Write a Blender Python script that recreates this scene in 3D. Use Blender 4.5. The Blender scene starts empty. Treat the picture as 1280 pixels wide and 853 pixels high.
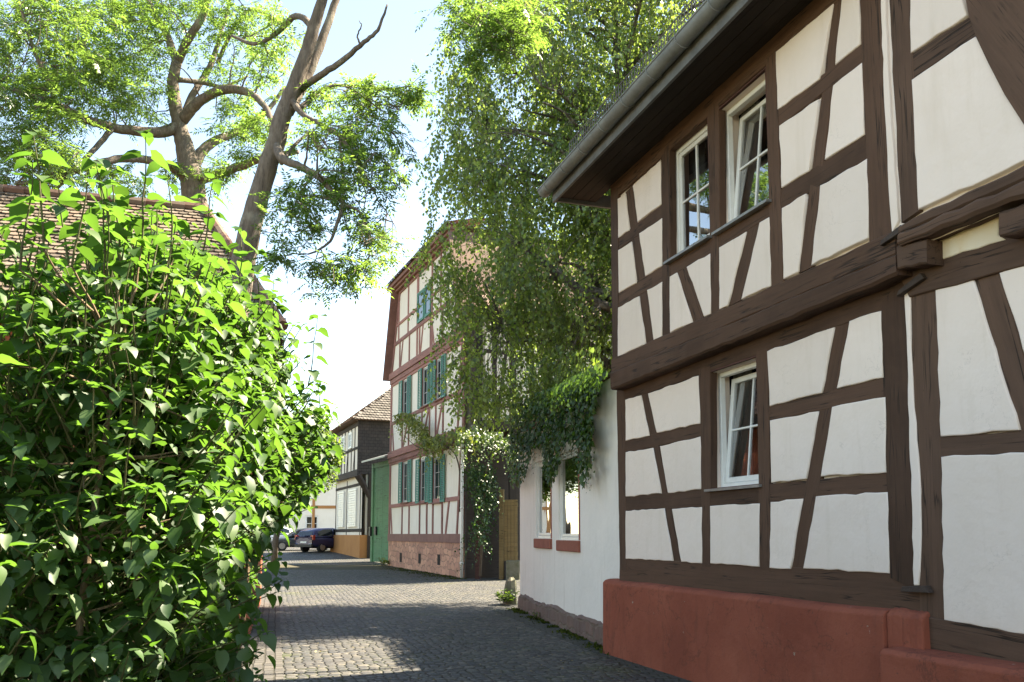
import bpy, bmesh, math, random
import numpy as np
from mathutils import Vector, Matrix
random.seed(7); rng = np.random.default_rng(7)
R = math.radians
S = bpy.context.scene; COL = S.collection

# ------------------------------------------------------------------ camera model (photo measured in 1280x853 pixels)
F = 1050.0; PITCH = R(6.5); CY = 668 - F*math.tan(PITCH); EYE = 1.6
def ray(x, y):
    u = (x-640)/F; v = (CY-y)/F
    return Vector((u, math.cos(PITCH)-v*math.sin(PITCH), math.sin(PITCH)+v*math.cos(PITCH)))
def at(x, y, Y):                       # point seen at pixel (x, y) standing Y metres down the street
    d = ray(x, y); return Vector((0, 0, EYE)) + d*(Y/d.y)
GT = [(-50, 0), (20, 0), (29, .08), (38.5, .14), (43, .28), (49, .48), (60, .7), (90, 1.1), (400, 1.1)]
def gz(y):
    for (a, u), (b, v) in zip(GT, GT[1:]):
        if y <= b: return u + (v-u)*(y-a)/(b-a)
    return GT[-1][1]
def ground_at(x, y):
    d = ray(x, y); Y = 20
    for _ in range(40):
        Y = .5*Y + .5*(d.y*(gz(Y)-EYE)/d.z)
    return Vector((d.x*Y/d.y, Y, gz(Y)))

class Fac:                             # an upright wall plane: local x runs along the wall to the right, y into the wall, z up
    def __init__(s, x, y, dx, dy, z=0.0):
        n = math.hypot(dx, dy); s.x, s.y, s.z = x, y, z; s.dx, s.dy = dx/n, dy/n
        s.ang = math.atan2(dy, dx)
    def px(s, x, y, off=0.0):
        d = ray(x, y); ox, oy = -s.x, -s.y
        lx = ox*s.dx+oy*s.dy; ly = -ox*s.dy+oy*s.dx
        rx = d.x*s.dx+d.y*s.dy; ry = -d.x*s.dy+d.y*s.dx
        t = (-off-ly)/ry
        return (lx+t*rx, EYE+t*d.z-s.z)
    def w(s, a, b, z=0.0):
        return Vector((s.x+a*s.dx-b*s.dy, s.y+a*s.dy+b*s.dx, s.z+z))

# ------------------------------------------------------------------ node helpers / materials
def new_mat(name):
    m = bpy.data.materials.new(name); m.use_nodes = True
    nt = m.node_tree; nt.nodes.clear()
    out = nt.nodes.new('ShaderNodeOutputMaterial')
    return m, nt, out
def N(nt, t, **kw):
    n = nt.nodes.new(t)
    for k, v in kw.items(): setattr(n, k, v)
    return n
def inp(n, **kw):
    for k, v in kw.items(): n.inputs[k.replace('_', ' ')].default_value = v
def ramp(nt, fac, stops):
    r = N(nt, 'ShaderNodeValToRGB'); el = r.color_ramp.elements
    while len(el) < len(stops): el.new(.5)
    for e, (p, c) in zip(el, stops):
        e.position = p; e.color = (c, c, c, 1) if isinstance(c, (int, float)) else (*c, 1)
    nt.links.new(fac, r.inputs[0]); return r.outputs[0]
def mix(nt, fac, a, b, mode='MIX'):
    m = N(nt, 'ShaderNodeMixRGB', blend_type=mode)
    for i, v in enumerate((fac, a, b)):
        if hasattr(v, 'is_linked'): nt.links.new(v, m.inputs[i])
        elif isinstance(v, (int, float)): m.inputs[i].default_value = v if i == 0 else (v, v, v, 1)
        else: m.inputs[i].default_value = (*v, 1)
    return m.outputs[0]
def coords(nt, scale=(1, 1, 1), rot=(0, 0, 0), kind='Object'):
    tc = N(nt, 'ShaderNodeTexCoord'); mp = N(nt, 'ShaderNodeMapping')
    mp.inputs['Scale'].default_value = scale; mp.inputs['Rotation'].default_value = rot
    nt.links.new(tc.outputs[kind], mp.inputs[0]); return mp.outputs[0]
def noise(nt, vec, scale, detail=5, rough=.6, dist=0):
    n = N(nt, 'ShaderNodeTexNoise'); n.inputs['Scale'].default_value = scale
    n.inputs['Detail'].default_value = detail; n.inputs['Roughness'].default_value = rough
    n.inputs['Distortion'].default_value = dist
    nt.links.new(vec, n.inputs['Vector']); return n.outputs[0]
def bump(nt, h, strength, dist=.02, normal=None):
    b = N(nt, 'ShaderNodeBump'); b.inputs['Strength'].default_value = strength; b.inputs['Distance'].default_value = dist
    nt.links.new(h, b.inputs['Height'])
    if normal is not None: nt.links.new(normal, b.inputs['Normal'])
    return b.outputs[0]
def finish(nt, out, col, rough=.85, normal=None, spec=.3, metal=0.0):
    p = N(nt, 'ShaderNodeBsdfPrincipled')
    if hasattr(col, 'is_linked'): nt.links.new(col, p.inputs['Base Color'])
    else: p.inputs['Base Color'].default_value = (*col, 1)
    if hasattr(rough, 'is_linked'): nt.links.new(rough, p.inputs['Roughness'])
    else: p.inputs['Roughness'].default_value = rough
    p.inputs['Specular IOR Level'].default_value = spec; p.inputs['Metallic'].default_value = metal
    if normal is not None: nt.links.new(normal, p.inputs['Normal'])
    nt.links.new(p.outputs[0], out.inputs['Surface']); return p

def m_plain(name, c1, c2=None, scale=3, rough=.85, bs=.15, bscale=40, metal=0.0, spec=.3, lo=.35, hi=.7, stretch=(1, 1, 1)):
    m, nt, out = new_mat(name); v = coords(nt, stretch)
    c2 = c2 or tuple(x*.75 for x in c1)
    col = mix(nt, ramp(nt, noise(nt, v, scale), [(lo, 0), (hi, 1)]), c1, c2)
    col = mix(nt, ramp(nt, noise(nt, v, scale*9, 3), [(.3, 0), (.8, .35)]), col, c2)
    finish(nt, out, col, rough, bump(nt, noise(nt, v, bscale, 6), bs), spec, metal); return m

def m_wood(name, c1, c2, dark=(.02, .014, .01), grain=1.0, rough=.8):
    m, nt, out = new_mat(name)
    v = coords(nt, (.9, 24, 24)); v2 = coords(nt, (.6, 5, 5)); v3 = coords(nt)
    oi = N(nt, 'ShaderNodeObjectInfo')
    add = N(nt, 'ShaderNodeVectorMath', operation='ADD'); nt.links.new(v, add.inputs[0])
    cx = N(nt, 'ShaderNodeCombineXYZ'); mm = N(nt, 'ShaderNodeMath', operation='MULTIPLY'); mm.inputs[1].default_value = 57
    nt.links.new(oi.outputs['Random'], mm.inputs[0])
    for i in range(3): nt.links.new(mm.outputs[0], cx.inputs[i])
    nt.links.new(cx.outputs[0], add.inputs[1]); v = add.outputs[0]
    g = noise(nt, v, 1.6, 8, .68, .12)
    col = mix(nt, ramp(nt, g, [(.3, 0), (.7, 1)]), c1, c2)
    col = mix(nt, ramp(nt, noise(nt, v2, 1.5, 4), [(.35, 0), (.75, .55)]), col, tuple(x*1.35 for x in c1))
    hv = N(nt, 'ShaderNodeMapRange'); hv.inputs[3].default_value = .72; hv.inputs[4].default_value = 1.28; nt.links.new(oi.outputs['Random'], hv.inputs[0])
    col = mix(nt, 1.0, col, hv.outputs[0], 'MULTIPLY')
    wv = ramp(nt, noise(nt, v3, 1.1, 4), [(.42, 0), (.72, .6)]); col = mix(nt, wv, col, tuple(x*1.35+.006 for x in c1))
    crack = noise(nt, v, .55, 3, .5, .35)
    ck = ramp(nt, crack, [(.480, 0), (.5, 1), (.520, 0)])
    fl = ramp(nt, noise(nt, v3, 2.2, 2), [(.44, 0), (.56, 1)])
    ck = mix(nt, 1.0, ck, fl, 'MULTIPLY')
    col = mix(nt, ck, col, dark)
    sp = ramp(nt, noise(nt, v3, 45, 2), [(.72, 0), (.78, .8)])
    col = mix(nt, sp, col, dark)
    h = mix(nt, .6, g, ck, 'SUBTRACT')
    nrm = bump(nt, h, .38*grain, .008)
    nrm = bump(nt, noise(nt, v3, 7, 3), .14, .02, nrm)
    finish(nt, out, col, rough, nrm, .25); return m

def m_plaster(name, c1, c2, stain=(.5, .42, .33), bs=.12, st=.35):
    m, nt, out = new_mat(name); v = coords(nt)
    col = mix(nt, ramp(nt, noise(nt, v, 1.3, 5), [(.35, 0), (.7, 1)]), c1, c2)
    vs = coords(nt, (5, 5, .6))
    col = mix(nt, ramp(nt, noise(nt, vs, 1.2, 5), [(.55, 0), (.8, st)]), col, stain)
    col = mix(nt, ramp(nt, noise(nt, v, 60, 2), [(.76, 0), (.80, .5)]), col, tuple(x*.5 for x in stain))
    oi = N(nt, 'ShaderNodeObjectInfo'); hv = N(nt, 'ShaderNodeMapRange'); hv.inputs[3].default_value = .94; hv.inputs[4].default_value = 1.04; nt.links.new(oi.outputs['Random'], hv.inputs[0]); col = mix(nt, 1.0, col, hv.outputs[0], 'MULTIPLY')
    ck = ramp(nt, noise(nt, v, 1.4, 6, .62, .5), [(.497, 0), (.5, .2), (.503, 0)]); ck = mix(nt, 1.0, ck, ramp(nt, noise(nt, v, .9, 2), [(.52, 0), (.6, 1)]), 'MULTIPLY'); col = mix(nt, ck, col, tuple(x*.45 for x in stain))
    n1 = bump(nt, noise(nt, v, 70, 4), bs, .006)
    n1 = bump(nt, noise(nt, v, 2.6, 4), .34, .06, n1); n1 = bump(nt, noise(nt, v, 11, 3), .10, .02, n1)
    finish(nt, out, col, .9, n1, .15); return m

def m_road():
    m, nt, out = new_mat('cobblestone'); v = coords(nt, (1, 1, 1), (0, 0, R(-16)))
    dis = noise(nt, v, 1.2, 3)
    vo = N(nt, 'ShaderNodeTexVoronoi', feature='F1'); vo.inputs['Scale'].default_value = 8.2; vo.inputs['Randomness'].default_value = .55
    ve = N(nt, 'ShaderNodeTexVoronoi', feature='DISTANCE_TO_EDGE'); ve.inputs['Scale'].default_value = 8.2; ve.inputs['Randomness'].default_value = .55
    for t in (vo, ve): nt.links.new(v, t.inputs['Vector'])
    sep = N(nt, 'ShaderNodeSeparateColor'); nt.links.new(vo.outputs['Color'], sep.inputs[0])
    col = ramp(nt, sep.outputs[0], [(0, (.028, .030, .033)), (.45, (.058, .058, .058)), (.8, (.090, .084, .074)), (1, (.14, .125, .10))])
    col = mix(nt, ramp(nt, noise(nt, v, 30, 4), [(.3, 0), (.75, .5)]), col, (.045, .045, .046))
    col = mix(nt, ramp(nt, noise(nt, v, .45, 5), [(.4, 0), (.7, .6)]), col, (.085, .078, .068))
    joint = ramp(nt, ve.outputs['Distance'], [(.02, 1), (.09, 0)])
    jc = mix(nt, ramp(nt, noise(nt, v, .8, 4), [(.45, 0), (.62, 1)]), (.03, .027, .022), (.035, .045, .014))
    col = mix(nt, joint, col, jc)
    # moss and sand creeping out from the walls, by its own shape
    ms = ramp(nt, noise(nt, v, .33, 7, .7), [(.56, 0), (.70, .75)])
    col = mix(nt, ms, col, (.075, .082, .028))
    h = ramp(nt, ve.outputs['Distance'], [(0, 0), (.13, .75), (.4, 1)])
    nrm = bump(nt, h, 1.0, .035); nrm = bump(nt, noise(nt, v, 55, 4), .3, .006, nrm); nrm = bump(nt, dis, .3, .12, nrm)
    rr = ramp(nt, noise(nt, v, 14, 3), [(.3, .5), (.7, .85)])
    finish(nt, out, col, rr, nrm, .35); return m

def m_setts(name, c1, c2, bw=.22, rh=.14, rot=0.0, xz=False, mortar=(.05, .045, .04), sq=.5, wob=.06, ms=.016):
    m, nt, out = new_mat(name); v = coords(nt, (1, 1, 1), (0, 0, rot))
    if xz:
        sp = N(nt, 'ShaderNodeSeparateXYZ'); cb = N(nt, 'ShaderNodeCombineXYZ'); nt.links.new(v, sp.inputs[0])
        ad = N(nt, 'ShaderNodeMath', operation='ADD'); nt.links.new(sp.outputs[0], ad.inputs[0]); nt.links.new(sp.outputs[1], ad.inputs[1])
        nt.links.new(ad.outputs[0], cb.inputs[0]); nt.links.new(sp.outputs[2], cb.inputs[1]); nt.links.new(sp.outputs[1], cb.inputs[2]); v = cb.outputs[0]
    w = N(nt, 'ShaderNodeTexNoise'); w.inputs['Scale'].default_value = 3.5; nt.links.new(v, w.inputs['Vector'])
    sub = N(nt, 'ShaderNodeVectorMath', operation='MULTIPLY_ADD'); nt.links.new(w.outputs['Color'], sub.inputs[0])
    sub.inputs[1].default_value = (wob*2, wob*2, 0); nt.links.new(v, sub.inputs[2])
    b = N(nt, 'ShaderNodeTexBrick'); b.offset = .5; b.squash = 1.0
    b.inputs['Scale'].default_value = 1; b.inputs['Brick Width'].default_value = bw; b.inputs['Row Height'].default_value = rh
    b.inputs['Mortar Size'].default_value = ms; b.inputs['Mortar Smooth'].default_value = .5; b.inputs['Bias'].default_value = 0
    b.inputs['Color1'].default_value = (*c1, 1); b.inputs['Color2'].default_value = (*c2, 1); b.inputs['Mortar'].default_value = (*mortar, 1)
    nt.links.new(sub.outputs[0], b.inputs['Vector'])
    col = mix(nt, ramp(nt, noise(nt, v, 12, 6), [(.3, 0), (.75, .6)]), b.outputs['Color'], tuple(x*.62 for x in c1))
    col = mix(nt, ramp(nt, noise(nt, v, 1.1, 4), [(.5, 0), (.75, .4)]), col, tuple(min(1, x*1.5) for x in c2))
    inv = N(nt, 'ShaderNodeMath', operation='SUBTRACT'); inv.inputs[0].default_value = 1; nt.links.new(b.outputs['Fac'], inv.inputs[1])
    nrm = bump(nt, inv.outputs[0], .8, .025); nrm = bump(nt, noise(nt, v, 22, 5), .45, .02, nrm)
    finish(nt, out, col, .85, nrm, .25); return m

def island(nt):
    g = N(nt, 'ShaderNodeNewGeometry'); return g.outputs['Random Per Island']

def m_tile(name, stops, rough=.8):
    m, nt, out = new_mat(name); v = coords(nt)
    col = ramp(nt, island(nt), stops)
    col = mix(nt, ramp(nt, noise(nt, v, 1.4, 6), [(.45, 0), (.7, .55)]), col, (.07, .065, .05))
    col = mix(nt, ramp(nt, noise(nt, v, 25, 4), [(.5, 0), (.8, .3)]), col, (.22, .19, .14))
    finish(nt, out, col, rough, bump(nt, noise(nt, v, 35, 4), .3, .01), .25); return m

def m_leaf(name, stops, trans, tfac=.45, gloss=.06, rough=.4):
    m, nt, out = new_mat(name)
    r = island(nt); c = ramp(nt, r, stops)
    ts = [(p, tuple(min(.95, trans[i]*(.55+.9*p)) for i in range(3))) for p in (0, .5, 1)]
    tcol = ramp(nt, r, ts)
    d = N(nt, 'ShaderNodeBsdfDiffuse'); nt.links.new(c, d.inputs[0])
    t = N(nt, 'ShaderNodeBsdfTranslucent'); nt.links.new(tcol, t.inputs[0])
    g = N(nt, 'ShaderNodeBsdfGlossy'); g.inputs['Roughness'].default_value = rough; g.inputs[0].default_value = (1, 1, 1, 1)
    m1 = N(nt, 'ShaderNodeMixShader'); m1.inputs[0].default_value = tfac
    nt.links.new(d.outputs[0], m1.inputs[1]); nt.links.new(t.outputs[0], m1.inputs[2])
    m2 = N(nt, 'ShaderNodeMixShader'); m2.inputs[0].default_value = gloss
    nt.links.new(m1.outputs[0], m2.inputs[1]); nt.links.new(g.outputs[0], m2.inputs[2])
    nt.links.new(m2.outputs[0], out.inputs['Surface']); return m

def m_bark(name, c1, c2, c3=(.22, .21, .16)):
    m, nt, out = new_mat(name); v = coords(nt); v2 = coords(nt, (7, 7, 1.6))
    col = mix(nt, ramp(nt, noise(nt, v2, 3, 7, .7), [(.35, 0), (.65, 1)]), c1, c2)
    col = mix(nt, ramp(nt, noise(nt, v, 3.5, 5), [(.55, 0), (.7, .7)]), col, c3)
    finish(nt, out, col, .9, bump(nt, noise(nt, v2, 4, 7, .7), .8, .03), .15); return m

def m_glass(name, tint=(.9, .95, .95), base=.12):
    m, nt, out = new_mat(name)
    fr = N(nt, 'ShaderNodeFresnel'); fr.inputs['IOR'].default_value = 1.5
    ad = N(nt, 'ShaderNodeMath', operation='MULTIPLY_ADD'); ad.inputs[1].default_value = 1.6; ad.inputs[2].default_value = base
    nt.links.new(fr.outputs[0], ad.inputs[0])
    v = coords(nt)
    nb = bump(nt, noise(nt, v, 1.6, 1), .04, .05)
    t = N(nt, 'ShaderNodeBsdfTransparent'); t.inputs[0].default_value = (*tint, 1)
    g = N(nt, 'ShaderNodeBsdfGlossy'); g.inputs['Roughness'].default_value = .01; nt.links.new(nb, g.inputs['Normal'])
    x = N(nt, 'ShaderNodeMixShader'); nt.links.new(ad.outputs[0], x.inputs[0])
    nt.links.new(t.outputs[0], x.inputs[1]); nt.links.new(g.outputs[0], x.inputs[2])
    nt.links.new(x.outputs[0], out.inputs['Surface']); return m

def m_dark_glass(name, c=(.015, .02, .025)):
    m, nt, out = new_mat(name); v = coords(nt)
    finish(nt, out, c, .05, bump(nt, noise(nt, v, 1.2, 1), .06, .05), .8); return m

MT = {}
MT['beam'] = m_wood('weathered_brown_timber', (.084, .045, .029), (.054, .030, .020))
MT['beam_b'] = m_wood('rough_brown_timber', (.098, .056, .038), (.056, .033, .023), grain=1.3)
MT['lining'] = m_wood('red_brown_painted_wood', (.085, .040, .034), (.060, .028, .024), grain=.5)
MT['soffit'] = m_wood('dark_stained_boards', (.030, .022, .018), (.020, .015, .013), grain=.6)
MT['fascia'] = m_plain('grey_slate_board', (.17, .175, .18), (.10, .105, .11), 6, .7, .3, 30)
MT['plaster'] = m_plaster('cream_lime_plaster', (.84, .72, .65), (.80, .68, .60), (.64, .53, .43), st=.4)
MT['plaster_y'] = m_plaster('yellow_stained_plaster', (.80, .70, .55), (.78, .60, .38), (.70, .48, .22), st=.6)
MT['render_w'] = m_plaster('white_wall_render', (.86, .815, .765), (.80, .765, .72), (.56, .50, .43), .2, .5)
MT['panel_p'] = m_plaster('ivory_infill', (.84, .77, .68), (.80, .72, .62), (.6, .5, .4))
MT['red'] = m_plaster('oxide_red_painted_render', (.315, .092, .057), (.25, .070, .044), (.16, .062, .045), .3, .75)
def m_red():
    m, nt, out = new_mat('oxide_red_painted_plinth'); v = coords(nt)
    col = mix(nt, ramp(nt, noise(nt, v, .8, 5), [(.35, 0), (.68, 1)]), (.325, .098, .062), (.235, .068, .044))
    col = mix(nt, ramp(nt, noise(nt, v, 2.7, 7, .7), [(.50, 0), (.66, .25)]), col, (.36, .125, .082))
    col = mix(nt, ramp(nt, noise(nt, coords(nt, (4, 4, .8)), 1.3, 6, .7), [(.54, 0), (.72, .5)]), col, (.15, .055, .040))
    col = mix(nt, ramp(nt, noise(nt, v, 38, 3), [(.66, 0), (.71, .7)]), col, (.12, .06, .05))
    ck = ramp(nt, noise(nt, v, 1.1, 7, .6, .4), [(.494, 0), (.5, .55), (.506, 0)]); col = mix(nt, ck, col, (.09, .04, .03))
    ch = ramp(nt, noise(nt, v, 6.5, 5, .65), [(.69, 0), (.705, 1)]); col = mix(nt, ch, col, (.34, .25, .20))
    n1 = bump(nt, noise(nt, v, 55, 5), .35, .008); n1 = bump(nt, noise(nt, v, 4, 5), .5, .05, n1); n1 = bump(nt, ch, -.5, .01, n1)
    finish(nt, out, col, .92, n1, .12); return m
MT['red'] = m_red()
MT['twig_green'] = m_plain('olive_twig', (.085, .10, .035), (.07, .06, .03), 9, .9, .2)
MT['sandstone'] = m_setts('red_sandstone_rubble', (.72, .38, .26), (.40, .19, .14), .43, .25, xz=True, mortar=(.24, .15, .11), wob=.24, ms=.02)
MT['rubble'] = m_setts('purple_rubble', (.21, .135, .115), (.15, .105, .095), .38, .19, xz=True, mortar=(.19, .15, .12), wob=.12, ms=.02)
MT['p_beam'] = m_wood('rose_brown_painted_timber', (.29, .135, .115), (.22, .10, .09), grain=.5)
MT['p_band'] = m_plain('rose_brown_band', (.27, .14, .115), (.20, .10, .085), 3)
MT['dark_beam'] = m_wood('blackish_timber', (.045, .034, .028), (.028, .022, .02))
MT['shutter'] = m_plain('sea_green_paint', (.085, .27, .21), (.065, .21, .165), 6, .6, .2, 40)
MT['gate'] = m_wood('leaf_green_painted_boards', (.052, .155, .072), (.040, .12, .058), grain=.5, rough=.6)
MT['white'] = m_plain('white_gloss_paint', (.82, .81, .78), (.72, .71, .68), 8, .35, .05, 60, spec=.5)
MT['grey_frame'] = m_plain('grey_window_paint', (.42, .42, .41), (.34, .34, .33), 8, .4, .05, 60, spec=.5)
MT['sill_metal'] = m_plain('grey_sheet_metal', (.34, .34, .33), (.22, .22, .21), 7, .45, .1, 40, .6, .5)
MT['zinc'] = m_plain('weathered_zinc', (.25, .268, .275), (.15, .162, .168), 5, .55, .12, 25, .15, .4)
MT['iron'] = m_plain('rusty_iron', (.075, .052, .042), (.04, .03, .026), 20, .7, .4, 60)
MT['glass'] = m_glass('window_glass', (.75, .8, .8), .42)
MT['dglass'] = m_dark_glass('dark_window_glass')
MT['curtain'] = m_plain('net_curtain', (.24, .23, .22), (.17, .165, .16), 30, .9, .1)
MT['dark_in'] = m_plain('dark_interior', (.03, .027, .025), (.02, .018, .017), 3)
MT['sill_red'] = m_plain('red_sandstone_sill', (.33, .11, .075), (.25, .085, .06), 6, .9, .3)
MT['tile_tan'] = m_tile('tan_clay_tiles', [(0, (.08, .060, .045)), (.4, (.13, .098, .070)), (.75, (.18, .14, .105)), (1, (.13, .078, .055))])
MT['tile_red'] = m_tile('red_ridge_tiles', [(0, (.12, .058, .042)), (.5, (.16, .085, .06)), (1, (.16, .11, .08))])
MT['tile_grey'] = m_tile('grey_tan_tiles', [(0, (.06, .053, .046)), (.5, (.105, .092, .08)), (1, (.15, .135, .118))])
MT['tile_dark'] = m_tile('brown_clay_tiles', [(0, (.13, .075, .055)), (.5, (.19, .115, .085)), (1, (.24, .16, .12))])
MT['slate'] = m_setts('slate_cladding', (.062, .055, .052), (.085, .07, .064), .24, .17, xz=True, mortar=(.025, .022, .02), wob=.01, ms=.012)
MT['orange'] = m_plaster('orange_brown_render', (.46, .22, .09), (.40, .185, .075), (.3, .14, .07), .2, .4)
MT['orange_wall'] = m_plaster('brick_red_render', (.33, .10, .06), (.28, .085, .05), (.2, .08, .05), .2, .4)
MT['ochre'] = m_wood('ochre_planks', (.20, .140, .068), (.125, .088, .044), grain=.6)
MT['stone_grey'] = m_plain('mossy_grey_stone', (.23, .21, .17), (.12, .12, .07), 5, .95, .6, 18)
MT['road'] = m_road()
MT['channel'] = m_setts('channel_setts', (.098, .09, .08), (.058, .056, .054), .19, .125, rot=R(-105.6), wob=.03, mortar=(.03, .028, .02))
MT['verge_setts'] = m_setts('mossy_setts', (.085, .082, .07), (.06, .06, .055), .17, .15, wob=.03, mortar=(.03, .034, .014))
MT['soil'] = m_plain('earth', (.08, .062, .042), (.05, .05, .022), 1.2, .95, .5, 12)
MT['bark_ash'] = m_bark('grey_brown_bark', (.215, .175, .14), (.105, .083, .068), (.30, .28, .225))
MT['bark_birch'] = m_bark('dark_birch_bark', (.14, .125, .11), (.05, .043, .038), (.4, .38, .35))
MT['stem'] = m_bark('tan_lilac_stem', (.25, .175, .11), (.15, .105, .07), (.28, .23, .16))
MT['twig'] = m_plain('brown_twig', (.10, .07, .05), (.07, .05, .035), 9, .9, .2)
MT['leaf_lilac'] = m_leaf('lilac_leaf', [(0, (.024, .062, .016)), (.6, (.046, .100, .028)), (1, (.095, .150, .055))], (.135, .30, .034), .40, .028, .5)
MT['leaf_ash'] = m_leaf('ash_leaf', [(0, (.024, .062, .016)), (.6, (.044, .092, .024)), (1, (.075, .125, .03))], (.25, .42, .065), .46, .04, .4)
MT['leaf_birch'] = m_leaf('birch_leaf', [(0, (.040, .088, .024)), (.6, (.070, .130, .034)), (1, (.12, .17, .05))], (.36, .50, .085), .48, .035, .33)
MT['leaf_lime'] = m_leaf('lime_leaf', [(0, (.026, .062, .013)), (.6, (.045, .09, .018)), (1, (.07, .115, .025))], (.23, .36, .04), .45, .05, .4)
MT['leaf_ivy'] = m_leaf('ivy_leaf', [(0, (.012, .036, .008)), (.7, (.024, .062, .013)), (1, (.05, .09, .018))], (.10, .20, .025), .35, .035, .35)
MT['leaf_gold'] = m_leaf('golden_vine_leaf', [(0, (.075, .105, .018)), (.6, (.13, .155, .028)), (1, (.19, .19, .04))], (.36, .42, .06), .4, .04, .45)
MT['moss'] = m_leaf('moss', [(0, (.03, .045, .01)), (1, (.07, .08, .018))], (.1, .13, .02), .2, .0, .6)
MT['litter'] = m_leaf('dry_leaf', [(0, (.10, .08, .04)), (.6, (.2, .16, .08)), (1, (.34, .29, .16))], (.2, .16, .07), .2, .02, .6)
MT['tyre'] = m_plain('black_rubber', (.02, .02, .02), (.03, .03, .03), 20, .8, .2)
MT['rim'] = m_plain('alloy', (.45, .45, .46), (.35, .35, .36), 10, .3, .05, 40, .8, .5)
MT['lamp_red'] = m_plain('red_lens', (.45, .02, .02), (.3, .012, .012), 10, .15, .02, spec=.6)
MT['lamp_clear'] = m_plain('clear_lens', (.7, .7, .72), (.55, .55, .58), 10, .15, .02, spec=.6)
MT['plate'] = m_plain('number_plate', (.75, .75, .73), (.65, .65, .63), 10, .4, .02)
def car_paint(name, c): 
    m = m_plain(name, c, tuple(x*.9 for x in c), 3, .22, .01, 40, .2, .6); return m
MT['car_a'] = car_paint('grey_blue_paint', (.05, .062, .075)); MT['car_b'] = car_paint('dark_violet_blue_paint', (.035, .035, .10)); MT['car_c'] = car_paint('silver_paint', (.5, .53, .57))
MT['black'] = m_plain('black_plastic', (.02, .02, .02), (.03, .03, .03), 10, .5, .1)

# ------------------------------------------------------------------ object helpers
def tag(o, label=None, cat=None, group=None, kind=None):
    if label: o['label'] = label
    if cat: o['category'] = cat
    if group: o['group'] = group
    if kind: o['kind'] = kind
    return o
def thing(name, loc, rz, label, cat, group=None):
    o = bpy.data.objects.new(name, None); COL.objects.link(o); o.empty_display_size = .3
    o.location = loc; o.rotation_euler = (0, 0, rz)
    return tag(o, label, cat, group)
class MB:
    def __init__(s): s.v = []; s.f = []
    def add(s, vs, fs):
        b = len(s.v); s.v += [tuple(v) for v in vs]; s.f += [tuple(i+b for i in f) for f in fs]
    def box(s, x0, x1, y0, y1, z0, z1):
        s.add([(x0, y0, z0), (x1, y0, z0), (x1, y1, z0), (x0, y1, z0), (x0, y0, z1), (x1, y0, z1), (x1, y1, z1), (x0, y1, z1)],
              [(0, 3, 2, 1), (4, 5, 6, 7), (0, 1, 5, 4), (1, 2, 6, 5), (2, 3, 7, 6), (3, 0, 4, 7)])
    def cbox(s, x0, x1, y0, y1, z0, z1, c=.006):       # box with its front (y0) edges chamfered
        s.add([(x0, y1, z0), (x1, y1, z0), (x1, y1, z1), (x0, y1, z1),
               (x0, y0+c, z0), (x1, y0+c, z0), (x1, y0+c, z1), (x0, y0+c, z1),
               (x0+c, y0, z0+c), (x1-c, y0, z0+c), (x1-c, y0, z1-c), (x0+c, y0, z1-c)],
              [(0, 1, 2, 3), (4, 5, 1, 0), (5, 6, 2, 1), (6, 7, 3, 2), (7, 4, 0, 3),
               (8, 9, 5, 4), (9, 10, 6, 5), (10, 11, 7, 6), (11, 8, 4, 7), (11, 10, 9, 8)])
    def quad(s, a, b, c, d): s.add([a, b, c, d], [(0, 1, 2, 3)])
    def hex(s, b4, t4):                                # 4 bottom, 4 top corners
        s.add(list(b4)+list(t4), [(0, 3, 2, 1), (4, 5, 6, 7), (0, 1, 5, 4), (1, 2, 6, 5), (2, 3, 7, 6), (3, 0, 4, 7)])
    def tube(s, pts, rad, sides=6, cap=True):
        pts = [Vector(p) for p in pts]; n = len(pts)
        if isinstance(rad, (int, float)): rad = [rad]*n
        up = Vector((.13, .27, .95)); rings = []; b = len(s.v)
        t0 = (pts[1]-pts[0]).normalized(); a = t0.orthogonal().normalized()
        for i in range(n):
            t = (pts[min(i+1, n-1)]-pts[max(i-1, 0)]).normalized()
            a = (a - t*a.dot(t)).normalized(); c = t.cross(a)
            for k in range(sides):
                q = 2*math.pi*k/sides
                s.v.append(tuple(pts[i]+(a*math.cos(q)+c*math.sin(q))*rad[i]))
        for i in range(n-1):
            for k in range(sides):
                k2 = (k+1) % sides
                s.f.append((b+i*sides+k, b+i*sides+k2, b+(i+1)*sides+k2, b+(i+1)*sides+k))
        if cap:
            s.f.append(tuple(b+k for k in range(sides))[::-1]); s.f.append(tuple(b+(n-1)*sides+k for k in range(sides)))
    def build(s, name, mat, parent=None, smooth=False, bevel=0, loc=None, rot=None):
        me = bpy.data.meshes.new(name); me.from_pydata(s.v, [], s.f); me.update()
        if smooth: me.polygons.foreach_set('use_smooth', [True]*len(me.polygons))
        me.materials.append(MT[mat] if isinstance(mat, str) else mat)
        o = bpy.data.objects.new(name, me); COL.objects.link(o)
        if parent: o.parent = parent
        if loc is not None: o.location = loc
        if rot is not None: o.rotation_euler = rot
        if bevel:
            bv = o.modifiers.new('bevel', 'BEVEL'); bv.width = bevel; bv.segments = 2; bv.limit_method = 'ANGLE'
        return o
def single(o, label, cat, group=None): return tag(o, label, cat, group)

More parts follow.
